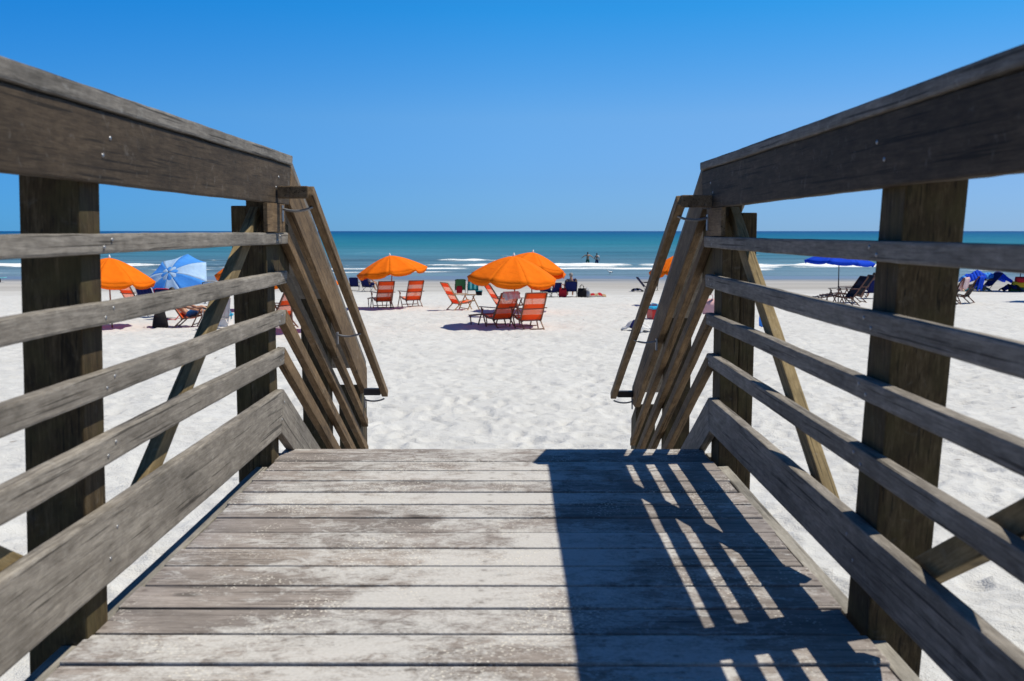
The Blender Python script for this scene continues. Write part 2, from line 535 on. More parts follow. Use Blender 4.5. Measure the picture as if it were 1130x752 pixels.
def grid_object(name, X, Y, Z, mat, attrs=None):
    ni, nj = X.shape
    co = np.stack([X, Y, Z], -1).reshape(-1, 3)
    idx = np.arange(ni * nj).reshape(ni, nj)
    f = np.stack([idx[:-1, :-1], idx[:-1, 1:], idx[1:, 1:], idx[1:, :-1]], -1).reshape(-1, 4)
    me = bpy.data.meshes.new(name)
    me.vertices.add(len(co)); me.vertices.foreach_set('co', co.astype(np.float32).ravel())
    me.loops.add(f.size); me.loops.foreach_set('vertex_index', f.astype(np.int32).ravel())
    me.polygons.add(len(f)); me.polygons.foreach_set('loop_start', (np.arange(len(f)) * 4).astype(np.int32))
    me.polygons.foreach_set('loop_total', np.full(len(f), 4, np.int32))
    me.polygons.foreach_set('use_smooth', np.ones(len(f), bool))
    me.update(calc_edges=True)
    for k, v in (attrs or {}).items():
        a = me.attributes.new(k, 'FLOAT', 'POINT'); a.data.foreach_set('value', v.astype(np.float32).ravel())
    return link(name, me, mat)

def sand_material():
    m, n, b = nodes_of('beach_sand')
    pos = N(n, "ShaderNodeNewGeometry").outputs["Position"]
    sx = N(n, "ShaderNodeSeparateXYZ"); n.links.new(pos, sx.inputs[0])
    n1 = noise(n, pos, 0.9, 4, 0.6)
    n2 = noise(n, pos, 6, 5, 0.6)
    n3 = noise(n, pos, 60, 3, 0.7)
    base = ramp(n, [(0.3, (0.485, 0.475, 0.460)), (0.7, (0.635, 0.628, 0.615))])
    n.links.new(math_(n, 'ADD', math_(n, 'MULTIPLY', n1, 0.5), math_(n, 'MULTIPLY', n2, 0.5)), base.inputs[0])
    c = mixc(n, 0.25, base.outputs[0], mixc(n, n3, (0.40, 0.38, 0.36), (0.66, 0.64, 0.62)))
    # scattered wrack and shell specks
    vo = N(n, "ShaderNodeTexVoronoi"); vo.inputs["Scale"].default_value = 2.2
    n.links.new(mapped(n, pos, (1, 0.6, 1)), vo.inputs["Vector"])
    rv = ramp(n, [(0.05, 1.0), (0.085, 0.0)]); n.links.new(vo.outputs["Distance"], rv.inputs[0])
    pt = noise(n, pos, 0.35, 3, 0.6); rp = ramp(n, [(0.54, 0.0), (0.62, 1.0)]); n.links.new(pt, rp.inputs[0])
    c = mixc(n, math_(n, 'MULTIPLY', math_(n, 'MULTIPLY', rv.outputs[0], rp.outputs[0]), 0.6), c, (0.16, 0.12, 0.09))
    # firm damp sand towards the water, then a thin film of water
    wob = noise(n, mapped(n, pos, (0.12, 0.5, 1)), 0.6, 4, 0.6)
    yy = math_(n, 'ADD', sx.outputs[1], math_(n, 'MULTIPLY', math_(n, 'SUBTRACT', wob, 0.5), 16.0))
    damp = N(n, "ShaderNodeMapRange"); n.links.new(yy, damp.inputs[0])
    damp.inputs[1].default_value = 46; damp.inputs[2].default_value = 58
    band = noise(n, mapped(n, pos, (0.02, 1.0, 1)), 0.55, 4, 0.65)
    dc = ramp(n, [(0.36, (0.30, 0.28, 0.26)), (0.64, (0.44, 0.418, 0.39))]); n.links.new(band, dc.inputs[0])
    c = mixc(n, damp.outputs[0], c, dc.outputs[0])
    wet = N(n, "ShaderNodeMapRange"); n.links.new(yy, wet.inputs[0])
    wet.inputs[1].default_value = 67; wet.inputs[2].default_value = 74
    c = mixc(n, wet.outputs[0], c, (0.16, 0.165, 0.17))
    n.links.new(c, b.inputs["Base Color"])
    rr = N(n, "ShaderNodeMapRange"); n.links.new(yy, rr.inputs[0])
    rr.inputs[1].default_value = 60; rr.inputs[2].default_value = 76; rr.inputs[3].default_value = 0.95; rr.inputs[4].default_value = 0.28
    n.links.new(rr.outputs[0], b.inputs["Roughness"])
    b.inputs["Specular IOR Level"].default_value = 0.3
    bp = N(n, "ShaderNodeBump"); bp.inputs["Distance"].default_value = 0.03
    dry = math_(n, 'SUBTRACT', 1.0, damp.outputs[0])
    n.links.new(math_(n, 'MULTIPLY', dry, 1.0), bp.inputs["Strength"])
    n4 = noise(n, mapped(n, pos, (0.6, 1.0, 1)), 16, 5, 0.65)
    hb = math_(n, 'ADD', math_(n, 'ADD', n2, math_(n, 'MULTIPLY', n4, 0.5)), math_(n, 'MULTIPLY', n3, 0.3))
    n.links.new(hb, bp.inputs["Height"])
    n.links.new(bp.outputs[0], b.inputs["Normal"])
    return m

def sea_material():
    m, n, b = nodes_of('sea_water')
    pos = N(n, "ShaderNodeNewGeometry").outputs["Position"]
    sx = N(n, "ShaderNodeSeparateXYZ"); n.links.new(pos, sx.inputs[0])
    lg = math_(n, 'LOGARITHM', sx.outputs[1], 10.0)
    wob = noise(n, mapped(n, pos, (0.004, 0.02, 1)), 1.0, 4, 0.6)
    lg = math_(n, 'ADD', lg, math_(n, 'MULTIPLY', math_(n, 'SUBTRACT', wob, 0.5), 0.35))
    mr = N(n, "ShaderNodeMapRange"); n.links.new(lg, mr.inputs[0])
    mr.inputs[1].default_value = 1.85; mr.inputs[2].default_value = 3.9
    r = ramp(n, [(0.0, (0.17, 0.21, 0.235)), (0.12, (0.072, 0.160, 0.198)), (0.30, (0.018, 0.148, 0.182)), (0.50, (0.001, 0.092, 0.160)), (0.70, (0.0, 0.055, 0.150)), (1.0, (0.0, 0.028, 0.125))])
    n.links.new(mr.outputs[0], r.inputs[0])
    st = noise(n, mapped(n, pos, (0.02, 0.22, 1)), 1.0, 5, 0.65, 0.3)
    rs = ramp(n, [(0.35, 0.60), (0.65, 1.35)]); n.links.new(st, rs.inputs[0])
    c = mixc(n, 1.0, r.outputs[0], rs.outputs[0], 'MULTIPLY')
    fo = N(n, "ShaderNodeAttribute", attribute_name='foam').outputs["Fac"]
    fn = noise(n, mapped(n, pos, (0.28, 1.0, 1)), 0.9, 6, 0.72, 0.6)
    fm = math_(n, 'ADD', fo, math_(n, 'MULTIPLY', math_(n, 'SUBTRACT', fn, 0.5), 2.6))
    rf = ramp(n, [(0.42, 0.0), (0.72, 1.0)]); n.links.new(fm, rf.inputs[0])
    c = mixc(n, rf.outputs[0], c, (0.80, 0.81, 0.82))
    n.links.new(c, b.inputs["Base Color"])
    ro = math_(n, 'ADD', math_(n, 'MULTIPLY', rf.outputs[0], 0.55), 0.32)
    n.links.new(ro, b.inputs["Roughness"])
    b.inputs["IOR"].default_value = 1.33
    b.inputs["Specular IOR Level"].default_value = 0.07
    bp = N(n, "ShaderNodeBump"); bp.inputs["Strength"].default_value = 0.9; bp.inputs["Distance"].default_value = 0.35
    w1 = noise(n, mapped(n, pos, (0.35, 1.0, 1)), 0.7, 4, 0.6)
    n.links.new(w1, bp.inputs["Height"])
    n.links.new(bp.outputs[0], b.inputs["Normal"])
    return m

# sand: rows get coarser with distance, columns fan out
ys = np.concatenate([np.arange(-40, -3, 2.0), 2.2 * np.exp(np.linspace(0, math.log(190 / 2.2), 1500)) - 5.2 + 0.0])
ys = np.unique(np.round(ys, 4))
uc = np.linspace(-1, 1, 640)
uo = 1 + np.cumsum(0.004 * 1.13 ** np.arange(70))
us = np.concatenate([-uo[::-1], uc, uo])
Yg, Ug = np.meshgrid(ys, us, indexing='ij')
Xg = Ug * (3.2 + np.maximum(Yg, 0) * 0.62)
Zg = sand_z(ys)[:, None] + np.zeros_like(Xg)
amp = np.clip((54 - Yg) / 14, 0, 1)
dim = fbm(Xg / 0.42, Yg / 0.42, 3, 2)
dim2 = fbm(Xg / 0.20, Yg / 0.20, 31, 2)
dim = np.minimum(dim, 0.56)                      # trodden hollows between flat tops
Zg = Zg + amp * (0.085 * (dim - 0.5) + 0.045 * (dim2 - 0.5) + 0.10 * (fbm(Xg / 2.6, Yg / 2.6, 9, 2) - 0.5))
# footprints: heel and ball pressed in, a little rim pushed up round them
def row_of(y): return (np.log((y + 5.2) / 2.2) / math.log(190 / 2.2) * 1499) + n_back
n_back = int(np.searchsorted(ys, -3.0))
prints = []
for t_ in range(620):          # walkers' trails
    y0 = 3.5 + 44 * rng.random() ** 1.25; x0 = rng.normal(0, 0.42) * (3.0 + y0 * 0.8)
    hd = rng.choice([0.0, math.pi / 2, rng.uniform(0, math.pi)]) + rng.normal(0, 0.35)
    for k in range(rng.integers(5, 22)):
        hd += rng.normal(0, 0.08)
        x0 += math.cos(hd) * 0.62; y0 += math.sin(hd) * 0.62
        sd_ = 0.09 if k % 2 else -0.09
        prints.append((x0 - math.sin(hd) * sd_, y0 + math.cos(hd) * sd_, hd + rng.normal(0, 0.15), rng.uniform(0.008, 0.026)))
for (fx, fy, fa, fd) in prints:
    if not (2.5 < fy < 52): continue
    i = int(row_of(fy)); dr = int(0.30 / ((fy + 5.2) * 0.00297)) + 1
    uu = fx / (3.2 + fy * 0.62)
    if abs(uu) > 0.99: continue
    j = int((uu + 1) / 2 * 639) + 70; dc = int(0.30 / ((3.2 + fy * 0.62) * 2 / 639)) + 1
    sl = (slice(max(0, i - dr), i + dr + 1), slice(max(0, j - dc), j + dc + 1))
    dx, dy = Xg[sl] - fx, Yg[sl] - fy
    a_ = math.cos(fa) * dx + math.sin(fa) * dy; b_ = -math.sin(fa) * dx + math.cos(fa) * dy
    d_ = np.sqrt((a_ / 0.155) ** 2 + (b_ / 0.070) ** 2)
    Zg[sl] += -fd * np.exp(-(d_ ** 3) * 0.8) + fd * 0.45 * np.exp(-((d_ - 1.45) / 0.35) ** 2)
sand = grid_object('beach_sand', Xg, Yg, Zg, sand_material())
tag(sand, kind='structure')

# sea
yn = np.concatenate([np.arange(64, 150, 0.5), 150 * np.exp(np.linspace(0, math.log(30000 / 150), 160))])
un = np.concatenate([-(1 + np.cumsum(0.01 * 1.2 ** np.arange(36)))[::-1], np.linspace(-1, 1, 300), 1 + np.cumsum(0.01 * 1.2 ** np.arange(36))])
Ys, Us = np.meshgrid(yn, un, indexing='ij')
Xs = Us * (20 + Ys * 0.62)
Zs = np.full_like(Xs, SEA_Z)
near = np.clip((700 - Ys) / 500, 0, 1)
Zs = Zs + near * 0.16 * (fbm(Xs / 22, Ys / 6, 5, 3) - 0.5)
foam = np.zeros_like(Xs)
def breaker(y0, hgt, wid, seed, keep, lo, amount=1.0):
    """one line of breaking or spent surf running along the shore"""
    global Zs, foam
    yc = y0 + 5.0 * (fbm(Xs / 45, Xs * 0 + seed, seed, 3) - 0.5) * 2
    k = np.clip((fbm(Xs / 16, Xs * 0 + 2.5 * seed, seed + 5, 3) - keep) * 6, lo, 1)
    d = (Ys - yc) / wid
    prof = np.where(d < 0, np.exp(-(d * 1.6) ** 2), np.exp(-(d * 0.8) ** 2))
    k = np.minimum(1.25, k + 0.25 * np.clip((Xs - 2) / 8, 0, 1) * (k > 0.3))
    prof = prof * (0.6 + 0.8 * fbm(Xs / 1.6, Ys / 1.2, seed + 2, 2))
    Zs = Zs + hgt * prof * (0.35 + 0.65 * k)
    foam = np.maximum(foam, amount * np.exp(-(d * 1.1) ** 2) * k)
breaker(106, 0.28, 2.8, 3, 0.32, 0.18, 1.0)
for q_ in range(9): breaker(118 + 9.5 * q_, 0.14, 1.3, 41 + 5 * q_, 0.70, 0.0, 0.62)
breaker(96, 0.06, 2.4, 8, 0.42, 0.0, 0.80)
breaker(88, 0.04, 1.6, 21, 0.46, 0.0, 0.62)
breaker(122, 0.25, 2.5, 27, 0.62, 0.0, 0.75)
breaker(150, 0.30, 2.5, 33, 0.72, 0.0, 0.65)
sea = grid_object('sea', Xs, Ys, Zs, sea_material(), {'foam': foam})
tag(sea, kind='structure')

# ------------------------------------------------------------------ boardwalk
def prism(name, poly, x0, x1, mat, parent, ang=0.0, bevel=0.003, ref=None):
    """a board: its outline in the (y, z) plane given a thickness in x; local y runs along the grain"""
    cy = sum(p[0] for p in poly) / len(poly); cz = sum(p[1] for p in poly) / len(poly)
    c, s = math.cos(-ang), math.sin(-ang)
    mb = MB()
    n = len(poly)
    vs = []
    for x in (x0, x1):
        for y, z in poly:
            dy, dz = y - cy, z - cz
            vs.append((x - (x0 + x1) / 2, c * dy - s * dz, s * dy + c * dz))
    fs = [tuple(range(n))[::-1], tuple(range(n, 2 * n))]
    for i in range(n):
        j = (i + 1) % n
        fs.append((i, j, n + j, n + i))
    mb.add(vs, fs)
    Mx = Matrix.Translation(Vector(((x0 + x1) / 2, cy, cz)) - (parent.location if parent else Vector())) @ Matrix.Rotation(ang, 4, 'X')
    o = mb.build(name, mat, parent, Mx, bevel)
    # old timber: a little warped, with worn edges
    me = o.data
    co = np.array([v.co[:] for v in me.vertices])
    span = co.max(0) - co.min(0)
    ax = 2 if span[2] > span[1] else 1
    if span[ax] > 0.5:
        bm = bmesh.new(); bm.from_mesh(me)
        nrm = (0, 1, 0) if ax == 1 else (0, 0, 1)
        for q in np.arange(co[:, ax].min() + 0.05, co[:, ax].max() - 0.03, 0.055):
            p_ = [0, 0, 0]; p_[ax] = q
            bmesh.ops.bisect_plane(bm, geom=bm.verts[:] + bm.edges[:] + bm.faces[:], plane_co=p_, plane_no=nrm)
        sd = rng.integers(1, 900)
        cc = np.array([v.co[:] for v in bm.verts])
        l = cc[:, ax]
        w1 = (fbm(l / 0.6 + sd, l * 0 + 3, int(sd), 2) - 0.5) * 0.0045
        w2 = (fbm(l / 0.6 + sd, l * 0 + 9, int(sd) + 4, 2) - 0.5) * 0.0045
        e1 = (fbm(l / 0.05 + cc[:, 0] * 40 + sd, cc[:, 3 - ax] * 30, int(sd) + 7, 2) - 0.5) * 0.0020
        for v, a_, b_, e_ in zip(bm.verts, w1, w2, e1):
            v.co[3 - ax] += b_ + e_ * (1 if v.co[3 - ax] > 0 else -1)
            v.co.x += (a_ + e_ * 0.6) * 0.6
        bm.to_mesh(me); bm.free()
    return o

DECK_END, BACK = 3.622, -1.3
XL, XRt = -0.845, 0.700
walk = empty('boardwalk', (0, 0, 0))
tag(walk, 'grey weathered plank boardwalk dusted with white sand leading to the beach', 'boardwalk', kind='structure')
mb = MB()
edges = [3.002 + 0.1365 * k for k in range(4, -34, -1)]
hi = DECK_END
r_ = random.Random(3)
for e in edges:
    lo = e
    x0 = XL + r_.uniform(-0.004, 0.010); x1 = XRt + r_.uniform(-0.010, 0.004)
    zt = r_.uniform(-0.0025, 0.0015)
    mb2 = MB().box(((x0 + x1) / 2, (hi + lo) / 2, zt - 0.019), (x1 - x0, hi - lo - r_.uniform(0.009, 0.012), 0.038))
    mb.add(mb2.v, mb2.f, 0, False, [r_.random()] * 8)
    hi = lo
deck = mb.build('deck_boards', M['deck_wood'], walk, None, 0.0035)
for x0, x1, segs in ((-0.889, -0.851, ((-1.3, 0.42), (0.53, 1.88), (1.99, 3.375), (3.495, 3.60))), (0.706, 0.744, ((-1.3, 0.42), (0.53, 1.915), (2.05, 3.395), (3.535, 3.60)))):
    for a, b_ in segs:
        prism('rim_joist', [(a, -0.16), (b_, -0.16), (b_, -0.012), (a, -0.012)], x0, x1, M['rim_wood'], walk)
for x in (-0.45, -0.07, 0.31):
    prism('floor_joist', [(BACK, -0.18), (3.58, -0.18), (3.58, -0.042), (BACK, -0.042)], x - 0.019, x + 0.019, M['rim_wood'], walk)
MB().box((-0.07, 3.592, -0.115), (1.50, 0.022, 0.14)).build('end_joist', M['tread_wood'], walk, None, 0.003)

SL = 0.5570
parent_x = lambda o: o.location.x
ANG = -math.atan(SL)
def side(sg, p):
    """one railing of the deck and the stair railing that carries on from it"""
    xin, xp, xo = p['xin'], p['xp'], p['xo']
    X = lambda a, b: (min(a, b), max(a, b))
    rail = empty('deck_railing', (xp, 2.0, 0.0))
    tag(rail, p['label'], 'railing', 'railings of the boardwalk')
    YB = BACK; YK = 3.552
    # posts (slightly out of plumb like the real ones)
    for (yt0, yt1, yb0, yb1, ztop, notch) in p['posts']:
        zb = -1.5
        lean = lambda yt, yb, z: yb + (yt - yb) * (z - 0.05) / 0.83
        top = 1.034
        poly = [(lean(yt0, yb0, zb), zb), (lean(yt1, yb1, zb), zb), (lean(yt1, yb1, top), top), (lean(yt0, yb0, top), top)]
        if notch:   # outer half cut away at the top
            xm = xp + (xo - xp) * 0.55
            prism('post', poly, *X(xp, xm), M['post_wood'], rail, 0, 0.004)
            poly2 = [(a, min(z, notch)) for a, z in poly]
            prism('post_outer_half', poly2, *X(xm + sg * 0.0005, xo), M['post_wood'], rail, 0, 0.004)
        else:
            prism('post', poly, *X(xp + sg * 0.0005, xo), M['post_wood'], rail, 0, 0.004)
    zc0, zc1 = p['cap']
    h = math.tan(-ANG / 2)
    def run(name, z0, z1, xa, xb, mat, part_of=rail, bev=0.004):
        # mitred where the slope starts
        ym0, ym1 = YK + (z0 - 0.65) * h, YK + (z1 - 0.65) * h
        return prism(name, [(YB, z0), (ym0, z0), (ym1, z1), (YB, z1)], *X(xa, xb), mat, part_of, 0, bev)
    run('top_cap', zc0, zc1, xin - sg * 0.007, xo + sg * 0.065, M['cap_wood'], rail, 0.006)
    run('fascia_board', p['fb'], zc0 - 0.002, xin, xp, M['fascia_wood'])
    for z0, z1 in p['rails']:
        run('rail', z0, z1, xin + sg * 0.0, xp - sg * 0.001, M['rail_wood'], rail, 0.006)
    run('kick_board', *p['kick'], xin, xp - sg * 0.001, M['rail_wood'], rail, 0.006)
    for (yt0, yt1, yb0, yb1, _, _n) in p['posts'][2:]:
        for z0, z1 in list(p['rails']) + [p['kick'], (p['fb'] + 0.02, zc0 - 0.02)]:
            zm = (z0 + z1) / 2
            ym = yb0 + (yt0 - yb0) * zm / 0.88 + 0.055
            for k in (-1, 1):
                MB().tube([(xin - sg * 0.0015 - parent_x(rail), ym + 0.02 * k - rail.location.y, zm + 0.18 * (z1 - z0) * k), (xin + sg * 0.004 - parent_x(rail), ym + 0.02 * k - rail.location.y, zm + 0.18 * (z1 - z0) * k)], 0.0042, 8).build('nail_head', M['galv'], rail)
    # diagonal braces between the posts
    for (ya, za, yb, zb) in p['braces']:
        a = math.atan2(zb - za, yb - ya)
        t = 0.026
        ny, nz = -math.sin(a) * t, math.cos(a) * t
        prism('brace', [(ya - ny, za - nz), (yb - ny, zb - nz), (yb + ny, zb + nz), (ya + ny, za + nz)], *X(xp + sg * 0.012, xp + sg * 0.043), M['brace_wood'], rail, a, 0.004)
    MBk = [(3.27, p['rails'][0][1] + 0.002), (3.52, p['rails'][0][1] + 0.002), (3.52, p['fb'] - 0.002), (3.27, p['fb'] - 0.002)]
    prism('mounting_block', MBk, *X(xin - sg * 0.004, xin + sg * 0.010), M['stair_wood'], rail, 0, 0.002)
    zr = p['rails'][1][1]
    prism('cleat', [(p['ck'], zr + 0.01), (p['ck'] + 0.24, zr - 0.09), (p['ck'] + 0.24, 0.82), (p['ck'], 0.875)], *X(xp + sg * 0.002, xp + sg * 0.036), M['post_wood'], rail, 0, 0.003)
    # ---- stair railing
    ye = p['ye']
    st = empty('stair_railing', (xp, 4.5, float(sand_z(4.5))))
    tag(st, p['slabel'], 'railing', 'railings of the beach stairs')
    def slope(name, z0, z1, xa, xb, mat, yend, level=None, bev=0.004):
        ym0, ym1 = YK + (z0 - 0.65) * h + 0.003, YK + (z1 - 0.65) * h + 0.003
        f = lambda z, y: z - SL * (y - YK) - SL * ((YK) - YK)
        b0 = z0 - SL * (yend - ym0); b1 = z1 - SL * (yend - ym1)
        poly = [(ym0, z0), (yend, b0), (yend, b1), (ym1, z1)]
        if level:
            yc = ym0 + (z0 - level) / SL
            poly = [(ym0, z0), (yc, level), (yend, level), (yend, b1), (ym1, z1)]
        return prism(name, poly, *X(xa, xb), mat, st, ANG, bev)
    slope('top_cap', zc0, zc1, xin + sg * 0.005, xo + sg * 0.065, M['cap_wood'], ye + 0.012, bev=0.006)
    slope('fascia_board', p['fb'], zc0 - 0.002, xin, xp, M['stair_wood'], ye, p['lev'])
    for i, (z0, z1) in enumerate(p['rails']):
        slope('rail', z0, z1, xin, xp - sg * 0.001, M['stair_wood'], ye + 0.02)
    slope('kick_board', p['kick'][0], p['kick'][1], xin, xp - sg * 0.001, M['rail_wood'], ye + 0.02)
    for y0, y1, zt in p['sposts']:
        poly = [(y0, -2.1), (y1, -2.1), (y1, zt - SL * (y1 - y0)), (y0, zt)]
        prism('post', poly, *X(xp + sg * 0.0005, xo), M['post_wood'], st, 0, 0.004)
    # grab rail on steel brackets
    xg = xin - sg * 0.110
    gt, gb = p['grab']
    dy, dz = gb[0] - gt[0], gb[1] - gt[1]
    a = math.atan2(dz, dy)
    t = 0.019
    ny, nz = -math.sin(a) * t, math.cos(a) * t
    g = prism('grab_rail', [(gt[0] - ny, gt[1] - nz), (gb[0] - ny, gb[1] - nz), (gb[0] + ny, gb[1] + nz), (gt[0] + ny, gt[1] + nz)], xg - 0.0165, xg + 0.0165, M['grab_wood'], st, a, 0.005)
    gc = Vector((xg, (gt[0] + gb[0]) / 2, (gt[1] + gb[1]) / 2))
    gi = (Matrix.Translation(gc - st.location) @ Matrix.Rotation(a, 4, 'X')).inverted() @ Matrix.Translation(-st.location)
    def gsub(name, mbx, mat, bev=0.0):
        o = mbx.build(name, mat, g, None, bev)
        o.matrix_local = gi
        return o
    xa, xb = X(xg + sg * 0.020, xin - sg * 0.004)
    xa2, xb2 = X(xg + sg * 0.020, xin - sg * 0.001)
    gsub('return_block', MB().box(((xa + xb) / 2 - sg * 0.010, gt[0] + 0.006, gt[1] - 0.004), (xb - xa + 0.018, 0.038, 0.042)), M['grab_wood'], 0.004)
    gsub('return_block', MB().box(((xa2 + xb2) / 2, gb[0] - 0.03, gb[1] + 0.016), (xb2 - xa2, 0.038, 0.036)), M['dark_metal'], 0.004)
    for u in (0.03, 0.57, 1.0):
        by = gt[0] + dy * u - (0.03 if u == 1.0 else 0.0); bz = gt[1] + dz * u - 0.022
        pts = []
        for k in range(9):
            q = k / 8
            pts.append((xin - sg * 0.006 + (xg - xin + sg * 0.006) * q, by, bz - 0.014 * math.sin(math.pi * min(1, 0.12 + q * 0.88)) ** 0.8))
        mbb = MB().tube(pts, 0.0045, 8)
        mbb.box((xin - sg * 0.004, by, bz - 0.022), (0.007, 0.022, 0.055))
        gsub('bracket', mbb, M['galv'])
    return rail

left = dict(xin=-0.807, xp=-0.838, xo=-0.955,
    label='sunlit railing along the left edge of the boardwalk', slabel='stair railing with grab rail on the left, running down from the sunlit railing',
    posts=[(-1.0, -0.89, -1.0, -0.89, 0, 0), (0.42, 0.53, 0.42, 0.53, 0, 0), (1.940, 2.037, 1.885, 1.985, 0, 0), (3.38, 3.49, 3.38, 3.49, 0, 0.885)],
    cap=(1.037, 1.073), fb=0.895, rails=[(0.755, 0.795), (0.615, 0.660), (0.474, 0.524), (0.337, 0.393)], kick=(0.100, 0.250),
    braces=[(2.15, 0.138, 3.36, 0.86), (1.80, 0.14, 0.55, 0.86)],
    ck=3.493, ye=5.42, lev=-0.084, sposts=[(4.44, 4.55, 0.50), (5.36, 5.60, -0.03)], grab=((3.42, 0.935), (5.325, -0.075)))
right = dict(xin=0.680, xp=0.711, xo=0.825,
    label='shaded railing along the right edge of the boardwalk', slabel='stair railing with grab rail on the right, running down from the shaded railing',
    posts=[(-1.0, -0.89, -1.0, -0.89, 0, 0), (0.42, 0.53, 0.42, 0.53, 0, 0), (1.825, 1.945, 1.920, 2.045, 0, 0), (3.40, 3.53, 3.40, 3.53, 0, 0.862)],
    cap=(1.016, 1.046), fb=0.880, rails=[(0.743, 0.782), (0.601, 0.647), (0.472, 0.514), (0.330, 0.374)], kick=(0.106, 0.222),
    braces=[(2.22, 0.14, 3.38, 0.86), (1.82, 0.14, 0.55, 0.88)],
    ck=3.533, ye=5.70, lev=-0.185, sposts=[(4.60, 4.72, 0.40), (5.72, 5.94, -0.20)], grab=((3.43, 0.905), (5.645, -0.140)))
side(-1, left)
side(1, right)

# stairs down to the sand
stairs = empty('beach_stairs', (-0.07, 4.6, float(sand_z(4.6))))
tag(stairs, 'wooden stairs going down from the end of the boardwalk to the sand', 'stairs')
off = Matrix.Translation(-stairs.location)
for i in range(6):
    z = -0.18 * (i + 1); y = 3.64 + 0.323 * i
    m_ = MB()
    m_.box((-0.07, y + 0.075, z - 0.019), (1.44, 0.14, 0.038)); m_.box((-0.07, y + 0.225, z - 0.019), (1.44, 0.14, 0.038))
    m_.build('tread', M['tread_wood'], stairs, off, 0.003)
for x in (-0.765, 0.625):
    m_ = MB()
    prism('stringer', [(3.61, -0.30), (5.65, -1.44), (5.65, -1.20), (3.61, -0.06)], x - 0.019, x + 0.019, M['stair_wood'], stairs, ANG)

# ------------------------------------------------------------------ beach umbrellas
def umbrella(name, loc, label, mats=('orange',), Rr=1.24, apex=1.88, rim=1.31, tilt=0.0, tdir=0.0, rz=0.0, pole='pole_wood', group=None, vent=False, ex=1.45, val=0.15, tiltpole=0.12, pole_at=None):
    root = empty(name, loc, rz, label, 'umbrella', group)
    Q = Matrix.Rotation(tilt, 4, Vector((-math.sin(tdir), math.cos(tdir), 0)))
    n = 8
    drop = apex - rim
    hubz = apex - 0.22
    mb = MB()
    S, C_ = 6, 9
    for g in range(n):
        a0, a1 = 2 * math.pi * g / n, 2 * math.pi * (g + 1) / n
        P = []
        for i in range(C_ + 2):
            row = []
            for j in range(S + 1):
                q = j / S
                an = a0 + (a1 - a0) * q
                edge = math.sin(math.pi * q)
                if i <= C_:
                    r = Rr * (0.02 + 0.98 * i / C_)
                    chord = math.cos(math.pi / n) / math.cos((q - 0.5) * 2 * math.pi / n)
                    rr = r * chord * (1 - 0.02 * edge * (i / C_) ** 2)
                    z = drop * (1 - (r / Rr) ** ex) - 0.045 * edge * (r / Rr)
                else:
                    rr = Rr * (1 + (math.cos(math.pi / n) / math.cos((q - 0.5) * 2 * math.pi / n) - 1)) * (1 - 0.02 * edge) * 0.985
                    z = -0.045 * edge - val * (0.35 + 0.65 * min(1, edge * 1.7))
                row.append(Vector((rr * math.cos(an), rr * math.sin(an), z - drop)))
            P.append(row)
        mb.sheet(P[:C_ + 1], 0.004, g % len(mats))
        mb.sheet(P[C_:], 0.004, g % len(mats))
    can = mb.build('canopy', [M[k] for k in mats], root, Matrix.Translation((0, 0, apex)) @ Q)
    if vent:
        v = MB()
        for g in range(n):
            a0, a1 = 2 * math.pi * g / n, 2 * math.pi * (g + 1) / n
            v.sheet([[Vector((r * math.cos(a0 + (a1 - a0) * j / 3), r * math.sin(a0 + (a1 - a0) * j / 3), 0.05 - 0.12 * (r / 0.42) ** 1.5)) for j in range(4)] for r in (0.01, 0.15, 0.30, 0.42)], 0.004, (g + 1) % len(mats))
        v.build('vent', [M[k] for k in mats], can)
    rb = MB()
    for g in range(n):
        an = 2 * math.pi * g / n
        pts = [Vector((r * Rr * math.cos(an), r * Rr * math.sin(an), drop * (1 - r ** ex) - drop - 0.015)) for r in (0.02, 0.3, 0.6, 0.85, 0.99)]
        rb.tube(pts, 0.005, 5)
        rb.tube([Vector((0, 0, -0.42)), Vector((0.45 * Rr * math.cos(an), 0.45 * Rr * math.sin(an), drop * (1 - 0.45 ** ex) - drop - 0.02))], 0.004, 5)
    rb.build('ribs', M['dark_metal'], can)
    MB().tube([(0, 0, -0.02), (0, 0, 0.03), (0, 0, 0.06), (0, 0, 0.09)], [0.03, 0.035, 0.02, 0.008], 8).build('finial', M['dark_metal'] if vent else M['white_plastic'], can)
    base = Vector((0, 0, -0.25))
    knee = Vector((0, 0, apex)) + Q.to_3x3() @ Vector((0, 0, -0.55))
    top = Vector((0, 0, apex)) + Q.to_3x3() @ Vector((0, 0, 0.0))
    if pole_at: base = Vector((pole_at[0], pole_at[1], -0.25))
    MB().tube([base, base * 0.4 + knee * 0.6, knee, top], [0.021, 0.021, 0.018, 0.018], 10).build('pole', M[pole], root)
    return root

UG = 'orange beach umbrellas'
def up(px, py, dx=0.0):
    p = at(px, py); p.x += dx; return p

